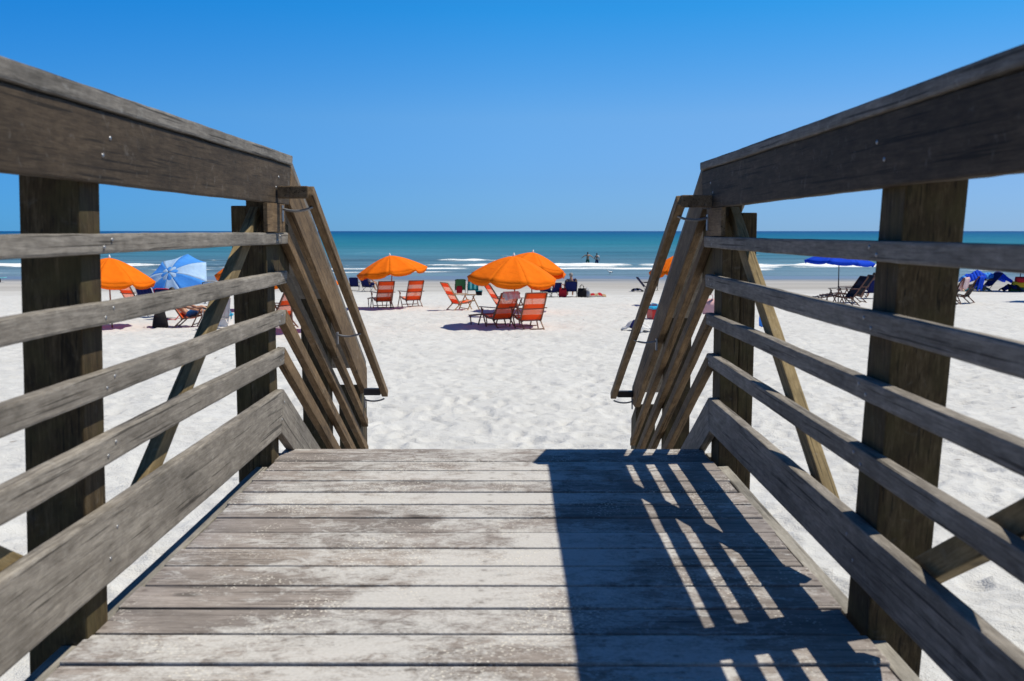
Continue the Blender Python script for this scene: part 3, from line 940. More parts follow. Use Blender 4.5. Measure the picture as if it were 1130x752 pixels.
umbrella('beach_umbrella', up(124, 361), 'plain orange umbrella beside the blue and white striped one', tilt=R(4), tdir=R(-20), rz=R(5), group=UG)
umbrella('beach_umbrella', up(277, 343), 'orange umbrella behind the far post of the sunlit railing, only its edge showing', tilt=R(5), tdir=R(170), rz=R(3), group=UG, Rr=1.25)
umbrella('beach_umbrella', up(323, 366), 'orange umbrella almost hidden by the stair railing on the left', tilt=R(3), tdir=0, rz=R(5), group=UG)
umbrella('beach_umbrella', up(431, 340), 'orange umbrella standing behind the pair of empty orange chairs, its rim dipping to one side', tilt=R(7), tdir=R(180), rz=R(2), group=UG, Rr=1.27, apex=1.86)
umbrella('beach_umbrella', up(567, 361), 'largest and nearest orange umbrella, over the chair with its footrest out', tilt=R(5), tdir=R(-60), rz=R(18), group=UG, Rr=1.28, apex=1.93, rim=1.34, val=0.15, pole_at=(0.30, 0.25))
umbrella('beach_umbrella', up(588, 344), 'orange umbrella peeking out from behind the largest orange one', tilt=R(10), tdir=R(30), rz=R(15), group=UG, apex=1.98, rim=1.42)
umbrella('beach_umbrella', up(749, 338), 'orange umbrella almost hidden by the stair railing on the right', tilt=R(3), tdir=R(180), rz=R(9), group=UG, Rr=1.2, apex=1.92)
umbrella('beach_umbrella', up(925, 336), 'royal blue umbrella shading two dark wooden lounge chairs', ('royal',), Rr=1.36, apex=2.06, rim=1.62, tilt=R(3), tdir=0, rz=R(10), pole='dark_metal', val=0.09)
umbrella('beach_umbrella', up(1168, 334), 'blue umbrella at the edge of the photo that throws a thin shadow on the sand', ('royal',), Rr=1.3, apex=2.05, rim=1.62, rz=R(10), pole='dark_metal')
umbrella('beach_umbrella', up(1125, 322), 'blue umbrella on a thin pole beside the pile of bright bags', ('royal',), Rr=1.1, apex=2.1, rim=1.75, rz=R(22), pole='dark_metal')
umbrella('beach_umbrella', up(188, 336), 'blue and white striped umbrella leaning low towards the boardwalk', ('sky_blue', 'pale_blue'), ex=2.3, Rr=1.36, apex=1.20, rim=0.66, tilt=R(50), tdir=R(226), rz=R(30), pole='white_metal', vent=True, val=0.02, pole_at=(0.45, 0.55))

# ------------------------------------------------------------------ chairs
def sling_chair(name, loc, rz, label, wood_='chair_wood', cloth='orange_sling', footrest=False, group=None, recline=0.40, s=1.0):
    """folding wooden lounge chair, facing +x"""
    root = empty(name, loc, rz, label, 'chair', group)
    root.scale = (s, s, s)
    W = 0.29
    w = M[wood_]
    bt = Vector((-recline, 0, 0.96)); bb = Vector((0.02, 0, 0.24)); sf = Vector((0.56, 0, 0.33))
    sidev = lambda p, y: Vector((p[0], y, p[2]))
    fr = MB()
    for y in (-W, W):
        fr.bar(sidev(bb, y), sidev(bt, y), 0.028, 0.040)
    fr.bar((bt.x, -W, bt.z), (bt.x, W, bt.z), 0.022, 0.030)
    md = bb.lerp(bt, 0.42)
    fr.bar((md.x - 0.02, -W, md.z), (md.x - 0.02, W, md.z), 0.018, 0.026)
    fr.build('back_frame', w, root, None, 0.004)
    sf_ = MB()
    for y in (-W + 0.035, W - 0.035):
        sf_.bar((-0.04, y, 0.22), (0.62, y, 0.345), 0.026, 0.038)
    sf_.bar((sf.x, -W, sf.z), (sf.x, W, sf.z), 0.024, 0.030); sf_.bar((0.0, -W, 0.235), (0.0, W, 0.235), 0.024, 0.030)
    sf_.build('seat_frame', w, root, None, 0.004)
    for y in (-W - 0.03, W + 0.03):
        MB().bar((0.55, y, 0.53), (0.26, y, -0.03), 0.026, 0.034).build('leg', w, root, None, 0.004)
        MB().bar((0.50, y * 0.92, 0.50), (0.78, y * 0.92, -0.03), 0.026, 0.034).build('leg', w, root, None, 0.004)
        MB().bar((0.10, y * 0.86, 0.30), (-0.26, y * 0.86, -0.03), 0.026, 0.034).build('leg', w, root, None, 0.004)
        MB().bar((-0.20, y * 1.05, 0.565), (0.60, y * 1.05, 0.55), 0.06, 0.024).build('armrest', w, root, None, 0.006)
    st = MB()
    st.bar((-0.20, -W, 0.03), (-0.20, W, 0.03), 0.02, 0.028)
    MB().bar((0.31, -W, 0.07), (0.31, W, 0.07), 0.02, 0.028).build('stretcher', w, root, None, 0.003)
    st.build('stretcher', w, root, None, 0.003)
    # sling: one strip of cloth, down the back and along the seat
    L = []
    for k in range(15):
        q = k / 14
        p = bt.lerp(bb, q)
        sag = 0.05 * math.sin(math.pi * q)
        L.append((Vector((p.x + 0.008, 0, p.z + 0.004)) + Vector((-0.80, 0, -0.45)) * sag * 0.55, 3.3 - 2.3 * q * 1.0 if False else q * 2.55))
    for k in range(1, 9):
        q = k / 8
        p = bb.lerp(sf, q)
        L.append((Vector((p.x, 0, p.z + 0.012 - 0.05 * math.sin(math.pi * q))), 2.55 + q * 1.2))
    P = [[Vector((p.x, yy * (W - 0.012), p.z)) for yy in (-1, -0.5, 0, 0.5, 1)] for p, _ in L]
    MB().sheet(P, 0.004, 0, [b + 0.0 for _, b in L]).build('sling', M[cloth], root)
    if footrest:
        ft = MB()
        for y in (-W + 0.03, W - 0.03):
            ft.bar((0.60, y, 0.335), (1.28, y, 0.25), 0.026, 0.036)
            ft.bar((1.22, y, 0.25), (1.16, y, -0.03), 0.024, 0.03)
        for x in (0.85, 1.0, 1.15, 1.26): ft.bar((x, -W, 0.335 - (x - 0.6) * 0.125 + 0.02), (x, W, 0.335 - (x - 0.6) * 0.125 + 0.02), 0.03, 0.018)
        ft.build('footrest', w, root, None, 0.003)
    return root

OC = 'orange sling chairs'
sling_chair('deck_chair', up(424, 340), R(113), 'orange chair directly in front of the umbrella pole, back turned', footrest=True, group=OC, recline=0.36)
sling_chair('deck_chair', up(456, 338.5), R(118), 'orange chair standing clear of the umbrella canopy, back turned', group=OC, recline=0.34)
sling_chair('deck_chair', up(503, 343), R(30), 'orange chair on pale wooden legs, seen from the side with nobody near', 'light_wood', group=OC, recline=0.44)
sling_chair('deck_chair', up(554, 362), R(124), 'orange chair with its long wooden footrest out under the largest umbrella', footrest=True, group=OC, recline=0.42, s=1.0)
sling_chair('deck_chair', up(586, 364), R(112), 'orange chair at the sunny edge of the largest umbrella, back turned', group=OC, recline=0.36, s=1.03)
sling_chair('deck_chair', up(553, 349), R(20), 'reddish chair leaning back behind the others under the largest umbrella', group=OC, recline=0.46, s=1.05)
sling_chair('deck_chair', up(146, 341), R(62), 'orange chair with only its top corner showing by the plain orange umbrella', group=OC, recline=0.42, s=1.0)
sling_chair('deck_chair', up(204, 360.5), R(2), 'orange chair occupied by the person in blue shorts', group=OC, recline=0.46, s=0.96)
sling_chair('deck_chair', up(312, 361), R(150), 'orange chair squeezed in the gap between railing post and stair rails', group=OC, recline=0.40, s=1.1)
sling_chair('lounge_chair', up(937, 337), R(186), 'dark wooden lounge chair with long footrest, nearer of the two under the royal blue umbrella', 'chair_wood', 'black_sling', True, 'dark wooden lounge chairs', 0.50, 1.12)
sling_chair('lounge_chair', up(946, 334), R(184), 'dark wooden lounge chair, farther of the two under the royal blue umbrella', 'chair_wood', 'black_sling', True, 'dark wooden lounge chairs', 0.50, 1.13)
sling_chair('lounge_chair', up(1050, 336), R(140), 'dark lounge chair hung with a pink towel', 'chair_wood', 'black_sling', False, 'dark wooden lounge chairs', 0.46, 1.08)
sling_chair('lounge_chair', up(1066, 335), R(140), 'dark lounge chair hung with a blue towel', 'chair_wood', 'black_sling', False, 'dark wooden lounge chairs', 0.46, 1.12)

def folding_chair(name, loc, rz, label, cloth='navy', group=None, s=1.0, h=0.80, stripe=None, frame='dark_metal', recline=0.24):
    """low metal-framed fabric beach chair, facing +x"""
    root = empty(name, loc, rz, label, 'chair', group)
    root.scale = (s, s, s)
    W = 0.27
    fr = MB()
    for y in (-W, W):
        fr.tube([(-recline, y, h), (0.0, y, 0.28), (0.24, y, -0.03)], 0.012, 6)
        fr.tube([(0.46, y, 0.30), (-0.12, y, -0.03)], 0.012, 6)
        fr.tube([(0.46, y, 0.30), (0.40, y, 0.50), (-0.10, y, 0.52)], 0.012, 6)
    fr.tube([(-recline, -W, h), (-recline - 0.02, -W * 0.6, h + 0.03), (-recline - 0.02, W * 0.6, h + 0.03), (-recline, W, h)], 0.012, 6)
    fr.tube([(0.24, -W, 0.0), (0.24, W, 0.0)], 0.010, 6); fr.tube([(-0.12, -W, 0.0), (-0.12, W, 0.0)], 0.010, 6)
    fr.build('frame', M[frame], root)
    P = []
    for k in range(9):
        q = k / 8
        x = -recline * (1 - q); z = h + 0.02 - (h - 0.28) * q
        P.append([Vector((x - 0.035 * math.cos(yy * 1.4) * math.sin(math.pi * q), yy * W * 1.02, z + (0.02 * (1 - yy * yy) if k == 0 else 0))) for yy in (-1, -0.6, -0.2, 0.2, 0.6, 1)])
    mats = [M[cloth], M[stripe or cloth]]
    mb = MB()
    if stripe:
        for j in range(5):
            mb.sheet([r[j:j + 2] for r in P], 0.012, j % 2)
    else:
        mb.sheet(P, 0.012)
    mb.build('backrest', mats, root)
    P = [[Vector((-0.02 + 0.48 * k / 5, yy * W, 0.29 - 0.05 * math.sin(math.pi * k / 5))) for yy in (-1, -0.3, 0.3, 1)] for k in range(6)]
    MB().sheet(P, 0.012).build('seat', M[cloth], root)
    for y in (-W, W):
        MB().box((0.15, y, 0.53), (0.46, 0.045, 0.024)).build('armrest', M['black_cloth'], root, None, 0.006)
    return root

NC = 'navy folding chairs'
folding_chair('folding_chair', up(391, 321), R(88), 'upright navy folding chair with nobody in it, past the pair of orange chairs', group=NC, s=0.86)
folding_chair('folding_chair', up(404, 322), R(62), 'navy folding chair holding a pale-skinned person, past the pair of orange chairs', group=NC, s=0.90)
folding_chair('folding_chair', up(602, 328), R(70), 'navy folding chair tucked behind the sunny edge of the largest umbrella', group=NC, s=0.95)
folding_chair('folding_chair', up(613, 328), R(120), 'narrow navy folding chair next to the red tote bag', group=NC, s=0.80)
folding_chair('folding_chair', up(630, 328), R(90), 'navy folding chair holding a grey-haired person who watches the sea', group=NC, s=1.0, h=0.70)
folding_chair('folding_chair', up(711, 322), R(8), 'navy folding chair leaning far back by the stair rails', group=NC, s=0.92, recline=0.42)
folding_chair('folding_chair', up(721, 321), R(95), 'black folding chair half behind the grab rail', 'black_cloth', group=NC, s=0.9)
folding_chair('folding_chair', up(166, 350), R(70), 'navy folding chair with white straps beside the plain orange umbrella', 'navy', s=1.15, stripe='navy', frame='white_metal', group=NC)
folding_chair('folding_chair', up(186, 352), R(75), 'navy folding chair with a red rim beside the striped umbrella', 'navy', s=1.12, frame='red_plastic', group=NC)
folding_chair('folding_chair', up(508, 325.5), R(95), 'green folding chair with a red bag hung on its back', 'green', s=0.92)
folding_chair('folding_chair', up(522, 326), R(95), 'teal folding chair with pale stripes on its back', 'teal', s=0.92, stripe='aqua')
folding_chair('folding_chair', up(963, 330), R(100), 'navy folding chair mostly hidden by the shaded railing post', 'navy', s=1.0)
folding_chair('folding_chair', up(241, 364), R(120), 'white folding chair with a black seat near the brace of the sunlit railing', 'white_cloth', s=1.05, stripe='white_cloth', frame='white_metal')

# ------------------------------------------------------------------ people
def skin_mesh(name, chains, root_i=0, sub=1):
    """one continuous surface grown round a skeleton of joints: chains = [(parent, [(point, radius), ...])]"""
    pts, rad, ed, nm = [], [], [], {}
    for key, par, seq in chains:
        prev = nm[par] if par else None
        for k, (p, r) in enumerate(seq):
            pts.append(p); rad.append(r)
            i = len(pts) - 1
            if prev is not None: ed.append((prev, i))
            prev = i
            nm[f'{key}{k}'] = i
        nm[key] = prev
    me = bpy.data.meshes.new(name)
    me.from_pydata([tuple(p) for p in pts], ed, [])
    o = bpy.data.objects.new(name, me)
    COL.objects.link(o)
    md = o.modifiers.new('skin', 'SKIN')
    md.use_smooth_shade = True
    md.branch_smoothing = 0.5
    if not me.skin_vertices: me.skin_vertices.new()
    sv = me.skin_vertices[0].data
    for i, r in enumerate(rad):
        r2 = r if isinstance(r, tuple) else (r, r)
        sv[i].radius = r2
        sv[i].use_root = (i == root_i)
    ss = o.modifiers.new('sub', 'SUBSURF'); ss.levels = sub; ss.render_levels = sub
    dg = bpy.context.evaluated_depsgraph_get()
    out = bpy.data.meshes.new_from_object(o.evaluated_get(dg))
    bpy.data.objects.remove(o); bpy.data.meshes.remove(me)
    for p in out.polygons: p.use_smooth = True
    out.name = name
    return out

def person(loc, rz, label, pose, skin='skin', hair='hair', shorts='blue_shorts', shirt=None, group=None, s=1.0, hat=None):
    """facing +x; pose gives joint positions for the pelvis frame"""
    root = empty('person', loc, rz, label, 'person', group)
    root.scale = (s, s, s)
    V = Vector
    pel, che, nek, hed = V(pose['pelvis']), V(pose['chest']), V(pose['neck']), V(pose['head'])
    up_ = (hed - nek).normalized()
    mid = pel.lerp(che, 0.5)
    ch = [('sp', None, [(pel, (0.145, 0.11)), (mid, (0.138, 0.105)), (che, (0.175, 0.12)), (nek, (0.075, 0.07)), (nek + up_ * 0.045, (0.066, 0.066)), (hed, (0.088, 0.105)), (hed + up_ * 0.085, (0.074, 0.09))])]
    fw = V(pose.get('face', (1, 0, 0))).normalized()
    ch.append(('nose', 'sp5', [(hed + fw * 0.088 - up_ * 0.01, 0.018)]))
    for sd, k in ((1, 'l'), (-1, 'r')):
        sh, el, wr = V(pose['sh' + k]), V(pose['el' + k]), V(pose['wr' + k])
        ch.append(('a' + k, 'sp2', [(sh, 0.068), (el, 0.047), (wr, 0.031)]))
        d = (wr - el).normalized()
        sidev = d.cross(V((0, 0, 1)))
        sidev = sidev.normalized() if sidev.length > 0.1 else V((0, 1, 0))
        palm = wr + d * 0.06
        ch.append(('p' + k, 'a' + k, [(palm, (0.036, 0.018))]))
        for fi in range(4):
            o_ = sidev * (fi - 1.5) * 0.021
            ln = (0.075, 0.085, 0.080, 0.060)[fi]
            ch.append((f'f{k}{fi}', 'p' + k, [(palm + o_ + d * 0.045, 0.009), (palm + o_ + d * (0.045 + ln * 0.6) - V((0, 0, 0.012)), 0.008)]))
        ch.append((f'th{k}', 'p' + k, [(wr + d * 0.045 + sidev * 0.045, 0.010), (wr + d * 0.08 + sidev * 0.06, 0.009)]))
        hp, kn, an, to = V(pose['hp' + k]), V(pose['kn' + k]), V(pose['an' + k]), V(pose['to' + k])
        ch.append(('g' + k, 'sp0', [(hp, 0.085), (hp.lerp(kn, 0.5), 0.078), (kn, 0.055), (kn.lerp(an, 0.35), 0.055), (an, 0.036), (an.lerp(to, 0.55) + V((0, 0, -0.01)), (0.04, 0.03)), (to, (0.034, 0.02))]))
    body = link('body', skin_mesh('body', ch), M[skin], root)
    # hair
    hb = MB()
    c = hed + up_ * 0.045 - fw * 0.022
    hb.ball((c.x, c.y, c.z), 0.103, 12, 0, (0.98, 0.88, 0.95))
    hb.build('hair', M[hair], root)
    ey = MB()
    sdv = up_.cross(fw).normalized()
    for q in (-1, 1):
        e = hed + fw * 0.082 + sdv * 0.032 * q + up_ * 0.012
        ey.ball((e.x, e.y, e.z), 0.011, 8)
    ey.build('eyes', M['eye'], root)
    if shorts:
        cs = [('w', None, [(pel + (che - pel).normalized() * 0.08, (0.148, 0.118)), (pel, (0.152, 0.12))])]
        for k in 'lr':
            hp, kn = V(pose['hp' + k]), V(pose['kn' + k])
            cs.append(('q' + k, 'w', [(hp, 0.102), (hp.lerp(kn, 0.35), 0.10), (hp.lerp(kn, 0.72), 0.098)]))
        link('shorts', skin_mesh('shorts', cs, 1), M[shorts], root)
    if shirt:
        cs = [('t', None, [(pel.lerp(che, 0.05), (0.148, 0.118)), (mid, (0.145, 0.115)), (che, (0.17, 0.125)), (che.lerp(nek, 0.75), 0.075)])]
        for k in 'lr':
            cs.append(('s' + k, 't2', [(V(pose['sh' + k]), 0.075), (V(pose['sh' + k]).lerp(V(pose['el' + k]), 0.65), 0.068)]))
        link('shirt', skin_mesh('shirt', cs, 0), M[shirt], root)
    if hat:
        hm = MB()
        c = hed + up_ * 0.07
        hm.tube([c - up_ * 0.005, c + up_ * 0.006], [0.19, 0.18], 16); hm.tube([c, c + up_ * 0.08, c + up_ * 0.10], [0.11, 0.10, 0.06], 14)
        hm.build('hat', M[hat], root)
    return root

def stand(arm_l, arm_r, step=0.10):
    return dict(pelvis=(0, 0, 0.95), chest=(0.01, 0, 1.28), neck=(0.0, 0, 1.465), head=(0.02, 0, 1.585),
        shl=(0, 0.18, 1.41), ell=arm_l[0], wrl=arm_l[1], shr=(0, -0.18, 1.41), elr=arm_r[0], wrr=arm_r[1],
        hpl=(0, 0.10, 0.88), knl=(step, 0.11, 0.49), anl=(step * 0.3, 0.11, 0.08), tol=(step * 0.3 + 0.19, 0.13, 0.025),
        hpr=(0, -0.10, 0.88), knr=(0.03, -0.11, 0.49), anr=(-step, -0.11, 0.08), tor=(-step + 0.19, -0.13, 0.025))

def sit(seat=0.33, lean=0.12, knee=0.36, footx=0.72, cross=False, arm=0.0, face=(1, 0, -0.1)):
    p = dict(pelvis=(0.10, 0, seat + 0.10), chest=(0.10 - lean, 0, seat + 0.44), neck=(0.10 - lean * 1.25, 0, seat + 0.62), head=(0.13 - lean * 1.3, 0, seat + 0.735), face=face,
        shl=(0.10 - lean, 0.19, seat + 0.55), ell=(0.18, 0.27, seat + 0.31), wrl=(0.40, 0.24, seat + 0.25),
        shr=(0.10 - lean, -0.19, seat + 0.55), elr=(0.18, -0.27, seat + 0.31), wrr=(0.40, -0.24, seat + 0.25),
        hpl=(0.12, 0.10, seat + 0.09), knl=(0.54, 0.13, seat + knee * 0.55), anl=(footx, 0.12, 0.08), tol=(footx + 0.19, 0.13, 0.035),
        hpr=(0.12, -0.10, seat + 0.09), knr=(0.54, -0.13, seat + knee * 0.55), anr=(footx, -0.12, 0.08), tor=(footx + 0.19, -0.13, 0.035))
    if cross:
        p['knr'] = (0.50, -0.02, seat + 0.33); p['anr'] = (0.86, 0.08, seat + 0.10); p['tor'] = (1.02, 0.12, seat + 0.17)
    return p

wade = Vector((0, 0, 0.62))
PG = 'people wading in the surf'
person(up(648.5, 291) - wade, R(95), 'person wading in the surf with both arms held out, in green shorts', stand(((0.02, 0.42, 1.28), (0.05, 0.60, 1.12)), ((0.02, -0.42, 1.28), (0.05, -0.60, 1.10))), skin='skin', shorts='green_shorts', group=PG, s=1.12)
person(up(658.5, 291) - wade, R(80), 'person wading in the surf in a pale top, arms close to the body', stand(((0.05, 0.27, 1.15), (0.25, 0.20, 1.05)), ((-0.05, -0.27, 1.14), (0.12, -0.24, 0.95))), skin='skin', shorts='navy', shirt='white_cloth', group=PG, s=1.05)
person(up(630, 328), R(90), 'grey-haired person sitting in a navy chair facing the sea', sit(0.24, 0.12), hair='grey_hair', shorts='navy', shirt='navy', s=1.0)
person(up(405.5, 322), R(52), 'pale-skinned person sitting in a navy chair past the orange pair', sit(0.27, 0.04), shorts='navy', shirt='pink', s=0.95)
person(up(204, 360.5), R(2), 'person in blue shorts lounging in an orange chair with legs crossed', sit(0.25, 0.34, footx=0.70, cross=True), shorts='blue_shorts', s=0.96)
person(up(964, 330), R(100), 'dark-haired person in a blue top behind the shaded railing post', sit(0.28, 0.10), shorts='navy', shirt='royal', s=1.0)

# ------------------------------------------------------------------ things on the sand
def cloth_drape(name, top, rz, w, l0, l1, mat, label, seed=0, cat='towel', lean=0.35, stripes=None):
    """towel hung over a chair back: goes over the top edge and down both sides, with folds"""
    rr = random.Random(seed)
    ph = [rr.uniform(0, 6) for _ in range(3)]
    P = []
    n = 14
    for i in range(n + 1):
        q = i / n
        d = -l0 + (l0 + l1) * q
        row = []
        for j in range(13):
            y = (j / 12 - 0.5) * w
            fold = 0.018 * math.sin(y * 26 + ph[0]) * min(1, abs(d) * 4) + 0.012 * math.sin(y * 55 + ph[1])
            x = (0.035 + fold if d > 0 else -0.035 - fold) * min(1, abs(d) * 14) + (abs(d) * lean * 0.9 if d > 0 else abs(d) * lean * 0.55)
            z = -abs(d) * (0.92 + 0.1 * math.sin(y * 9 + ph[2]))
            row.append(Vector((x, y * (1 - 0.12 * abs(d)), z)))
        P.append(row)
    mb = MB()
    if stripes:
        for j in range(12): mb.sheet([r[j:j + 2] for r in P], 0.012, (j // 2) % 2)
    else:
        mb.sheet(P, 0.012)
    o = mb.build(name, [M[mat], M[stripes or mat]])
    o.location = top; o.rotation_euler = (0, 0, rz)
    return tag(o, label, cat)

def tote(loc, rz, label, mat, w=0.42, d=0.20, h=0.36, handle=True, handle_mat=None, s=1.0, trim=None):
    root = empty('tote_bag', loc, rz, label, 'bag')
    root.scale = (s, s, s)
    mb = MB()
    rows = []
    for k, (z, f) in enumerate(((-0.02, 0.86), (0.03, 1.0), (0.16, 1.04), (0.28, 0.97), (h, 0.88), (h - 0.03, 0.80), (0.05, 0.80))):
        row = []
        for j in range(20):
            a = 2 * math.pi * j / 20
            cx = math.copysign(abs(math.cos(a)) ** 0.45, math.cos(a)); cy = math.copysign(abs(math.sin(a)) ** 0.45, math.sin(a))
            row.append(Vector((cy * d / 2 * f * (1 - 0.3 * (z / h) if z > 0.1 else 1), cx * w / 2 * f * (1 + 0.03 * math.sin(j * 2.1 + k)), z)))
        rows.append(row)
    vs = [p for r in rows for p in r]
    fs = []
    for i in range(len(rows) - 1):
        for j in range(20):
            fs.append((i * 20 + j, i * 20 + (j + 1) % 20, (i + 1) * 20 + (j + 1) % 20, (i + 1) * 20 + j))
    fs.append(tuple(range(20))[::-1])
    fs.append(tuple((len(rows) - 1) * 20 + j for j in range(20)))
    mb.add(vs, fs, 0, True)
    mb.build('bag_body', M[mat], root)
    if handle:
        for x in (-d * 0.3, d * 0.3):
            MB().tube([(x, -w * 0.22, h - 0.06), (x, -w * 0.2, h + 0.10), (x, 0, h + 0.17), (x, w * 0.2, h + 0.10), (x, w * 0.22, h - 0.06)], 0.012, 6).build('handle', M[handle_mat or mat], root)
    return root

def cooler(loc, rz, label, body, lid, s=1.0):
    root = empty('cool_box', loc, rz, label, 'cooler')
    root.scale = (s, s, s)
    MB().box((0, 0, 0.15), (0.32, 0.48, 0.30)).build('box', M[body], root, None, 0.03)
    MB().box((0, 0, 0.335), (0.34, 0.50, 0.065)).build('lid', M[lid], root, None, 0.02)
    MB().tube([(0, -0.255, 0.22), (0, -0.27, 0.36), (0, -0.2, 0.46), (0, 0.2, 0.46), (0, 0.27, 0.36), (0, 0.255, 0.22)], 0.013, 8).build('handle', M[lid], root)
    return root

def clump(name, loc, rz, label, mats, seed, w=0.5, h=0.2, cat='towel'):
    """crumpled towel dropped on the sand"""
    rr = np.random.default_rng(seed)
    n = 17
    P = []
    for i in range(n):
        row = []
        for j in range(n):
            u, v = i / (n - 1) * 2 - 1, j / (n - 1) * 2 - 1
            env = max(0, 1 - (abs(u) ** 2.5 + abs(v) ** 2.5) * 0.55)
            z = h * env * (0.35 + 1.1 * float(fbm(np.array(u * 2.2 + seed), np.array(v * 2.2), seed, 3)))
            row.append(Vector((u * w * 0.4, v * w * 0.6, max(0.0, z) + 0.01)))
        P.append(row)
    mb = MB()
    for j in range(n - 1): mb.sheet([r[j:j + 2] for r in P], 0.014, (j // 3) % len(mats))
    o = mb.build(name, [M[k] for k in mats])
    o.location = loc; o.rotation_euler = (0, 0, rz)
    return tag(o, label, cat)

tote(up(177, 361), R(20), 'black beach bag slumped on the sand by the occupied orange chair', 'black_cloth', 0.80, 0.42, 0.42, True, 'navy', 1.0)
tote(up(621, 328), R(80), 'dark red tote bag on the sand beside the grey-haired person', 'red', 0.36, 0.2, 0.42)
tote(up(642, 328), R(90), 'black bag beside the chair of the grey-haired person', 'black_cloth', 0.40, 0.22, 0.40)
tote(up(648, 328), R(60), 'small grey bag with thin handles, next in line after the black bag', 'galv', 0.26, 0.16, 0.34, True, 'white_metal', 0.9)
clump('beach_towel', up(657, 327.5), R(90), 'crumpled tan towel lying alone on the sand past the small bags', ('light_wood', 'red'), 4, 0.8, 0.14)
cooler(up(722, 352), R(15), 'red cool box with a blue lid, half hidden by the grab rail', 'red_plastic', 'cyan', 1.0)
clump('beach_towel', up(703, 366), R(40), 'white and navy towel dropped on the sand near the stair rails', ('white_cloth', 'white_cloth', 'navy'), 9, 0.62, 0.24)
clump('beach_towel', up(703, 322), R(90), 'small dark heap of clothes in front of the reclined navy chair', ('black_cloth', 'pink'), 19, 0.5, 0.16, 'clothes')
cooler(up(246, 361), R(80), 'white cool box with a cyan lid near the brace of the sunlit railing', 'white_plastic', 'cyan', 1.0)
cooler(up(528.5, 326), R(90), 'black cool box at the foot of the teal chair', 'black_cloth', 'teal', 0.62)
tote(up(507.5, 325.2) + Vector((0, -0.42, 0.10)), R(90), 'dark red bag hung on the back of the green chair', 'red', 0.28, 0.12, 0.40)
tote(up(783, 347), R(80), 'lilac bag on the sand glimpsed between post and stair rails', 'pink', 0.45, 0.25, 0.5)
tote(up(842, 360), R(70), 'small blue bag on the sand beside the far post of the shaded railing', 'sky_blue', 0.22, 0.16, 0.34, True, 'light_wood')
cloth_drape('beach_towel', up(1050, 336) + Vector((0.40, -0.34, 1.07)), R(140), 0.64, 0.50, 0.55, 'pink', 'pink striped towel over the back of a dark lounge chair', 3, stripes='pale_pink')
cloth_drape('beach_towel', up(1066, 335) + Vector((0.41, -0.35, 1.11)), R(140), 0.60, 0.60, 0.5, 'royal', 'royal blue towel over the back of a dark lounge chair', 5)
cloth_drape('beach_towel', up(234, 336) + Vector((0.0, 0.0, 0.85)), R(95), 0.60, 0.50, 0.5, 'white_cloth', 'white towel over a chair beside the striped umbrella', 8)
folding_chair('folding_chair', up(234, 336), R(95), 'pale folding chair under a white towel beside the striped umbrella', 'pale_blue', s=1.05)
folding_chair('folding_chair', up(1090, 322), R(190), 'low folding chair under a sheet of blue cloth', 'navy', s=1.2, recline=0.5)
clump('beach_towel', up(1085, 321) + Vector((0, -0.2, 0.42)), R(80), 'bright blue sheet spread over a low folding chair', ('royal', 'royal', 'sky_blue'), 23, 2.0, 0.62)
clump('beach_towel', up(1074, 321.5), R(90), 'teal and tan towel bunched below the bright blue sheet', ('teal', 'light_wood'), 27, 1.3, 0.30)
for k, (mt, lab) in enumerate((('green', 'dark green bag at the bottom of the pile beside a thin umbrella pole'), ('yellow', 'yellow bag in the middle of the pile beside a thin umbrella pole'), ('red', 'red bag on top of the pile beside a thin umbrella pole'))):
    p = up(1124 + k * 2.0, 322); p.z += 0.25 * k
    tote(p, R(85), lab, mt, 1.0 - 0.12 * k, 0.4, 0.27, False)
clump('beach_towel', up(1116, 322), R(85), 'navy towel slumped against the pile of bright bags', ('navy', 'black_cloth'), 33, 0.9, 0.36)

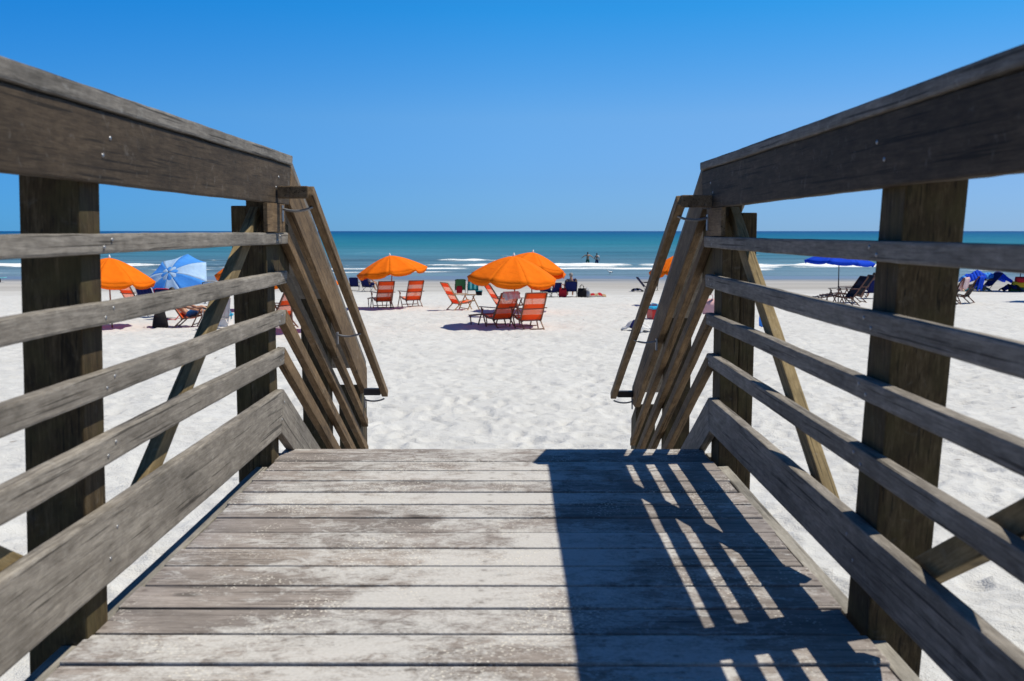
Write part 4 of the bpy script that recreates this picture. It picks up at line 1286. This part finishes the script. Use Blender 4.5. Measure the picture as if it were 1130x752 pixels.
cloth_drape('beach_towel', up(554, 362) + Vector((0.235, -0.348, 1.0)), R(304), 0.50, 0.16, 0.22, 'white_cloth', 'white and pink towel over the chair with the footrest out', 14, stripes='pale_pink')

# person stretched out on a board at the edge of the view, seen past the first post
pb = empty('bodyboard', up(-3, 312), R(10), 'pale green bodyboard on the sand at the edge of the photo', 'bodyboard')
P = [[Vector((x, y * (0.27 - 0.10 * max(0, x - 0.25) ** 1.2), 0.10 + 0.10 * max(0, x) ** 2 + 0.2)) for y in (-1, -0.5, 0, 0.5, 1)] for x in [-0.55 + 0.11 * i for i in range(11)]]
MB().sheet(P, 0.05).build('board', M['aqua'], pb)
tote(up(-4, 312), R(100), 'black bag lying under the pale green bodyboard at the edge of the photo', 'black_cloth', 0.5, 0.34, 0.30, False)

# gull standing on the wet sand
def gull(loc, rz, label):
    root = empty('seagull', loc, rz, label, 'bird')
    b = skin_mesh('body', [('s', None, [(Vector((-0.20, 0, 0.17)), 0.025), (Vector((-0.08, 0, 0.18)), 0.07), (Vector((0.04, 0, 0.20)), 0.078), (Vector((0.12, 0, 0.25)), 0.048), (Vector((0.15, 0, 0.31)), 0.042), (Vector((0.19, 0, 0.32)), 0.028)])], 1)
    link('body', b, M['feather'], root)
    for y in (-1, 1):
        w_ = [[Vector((x, y * (0.075 + 0.01 * math.sin(k)), 0.21 - 0.05 * (x + 0.05) ** 2 * 20 * 0.1 + dz)) for dz in (0.03, 0.0, -0.035)] for k, x in enumerate((0.06, 0.0, -0.08, -0.17, -0.25))]
        MB().sheet(w_, 0.012).build('wing', M['galv'], root)
        MB().tube([(0.0, y * 0.03, 0.13), (-0.01, y * 0.03, 0.06), (0.0, y * 0.03, -0.01)], 0.006, 6).build('leg', M['light_wood'], root)
    MB().tube([(0.21, 0, 0.32), (0.25, 0, 0.315), (0.275, 0, 0.30)], [0.014, 0.011, 0.003], 6).build('beak', M['yellow'], root)
    return root
gull(up(673, 303), R(200), 'white gull standing on the wet sand near the waterline')
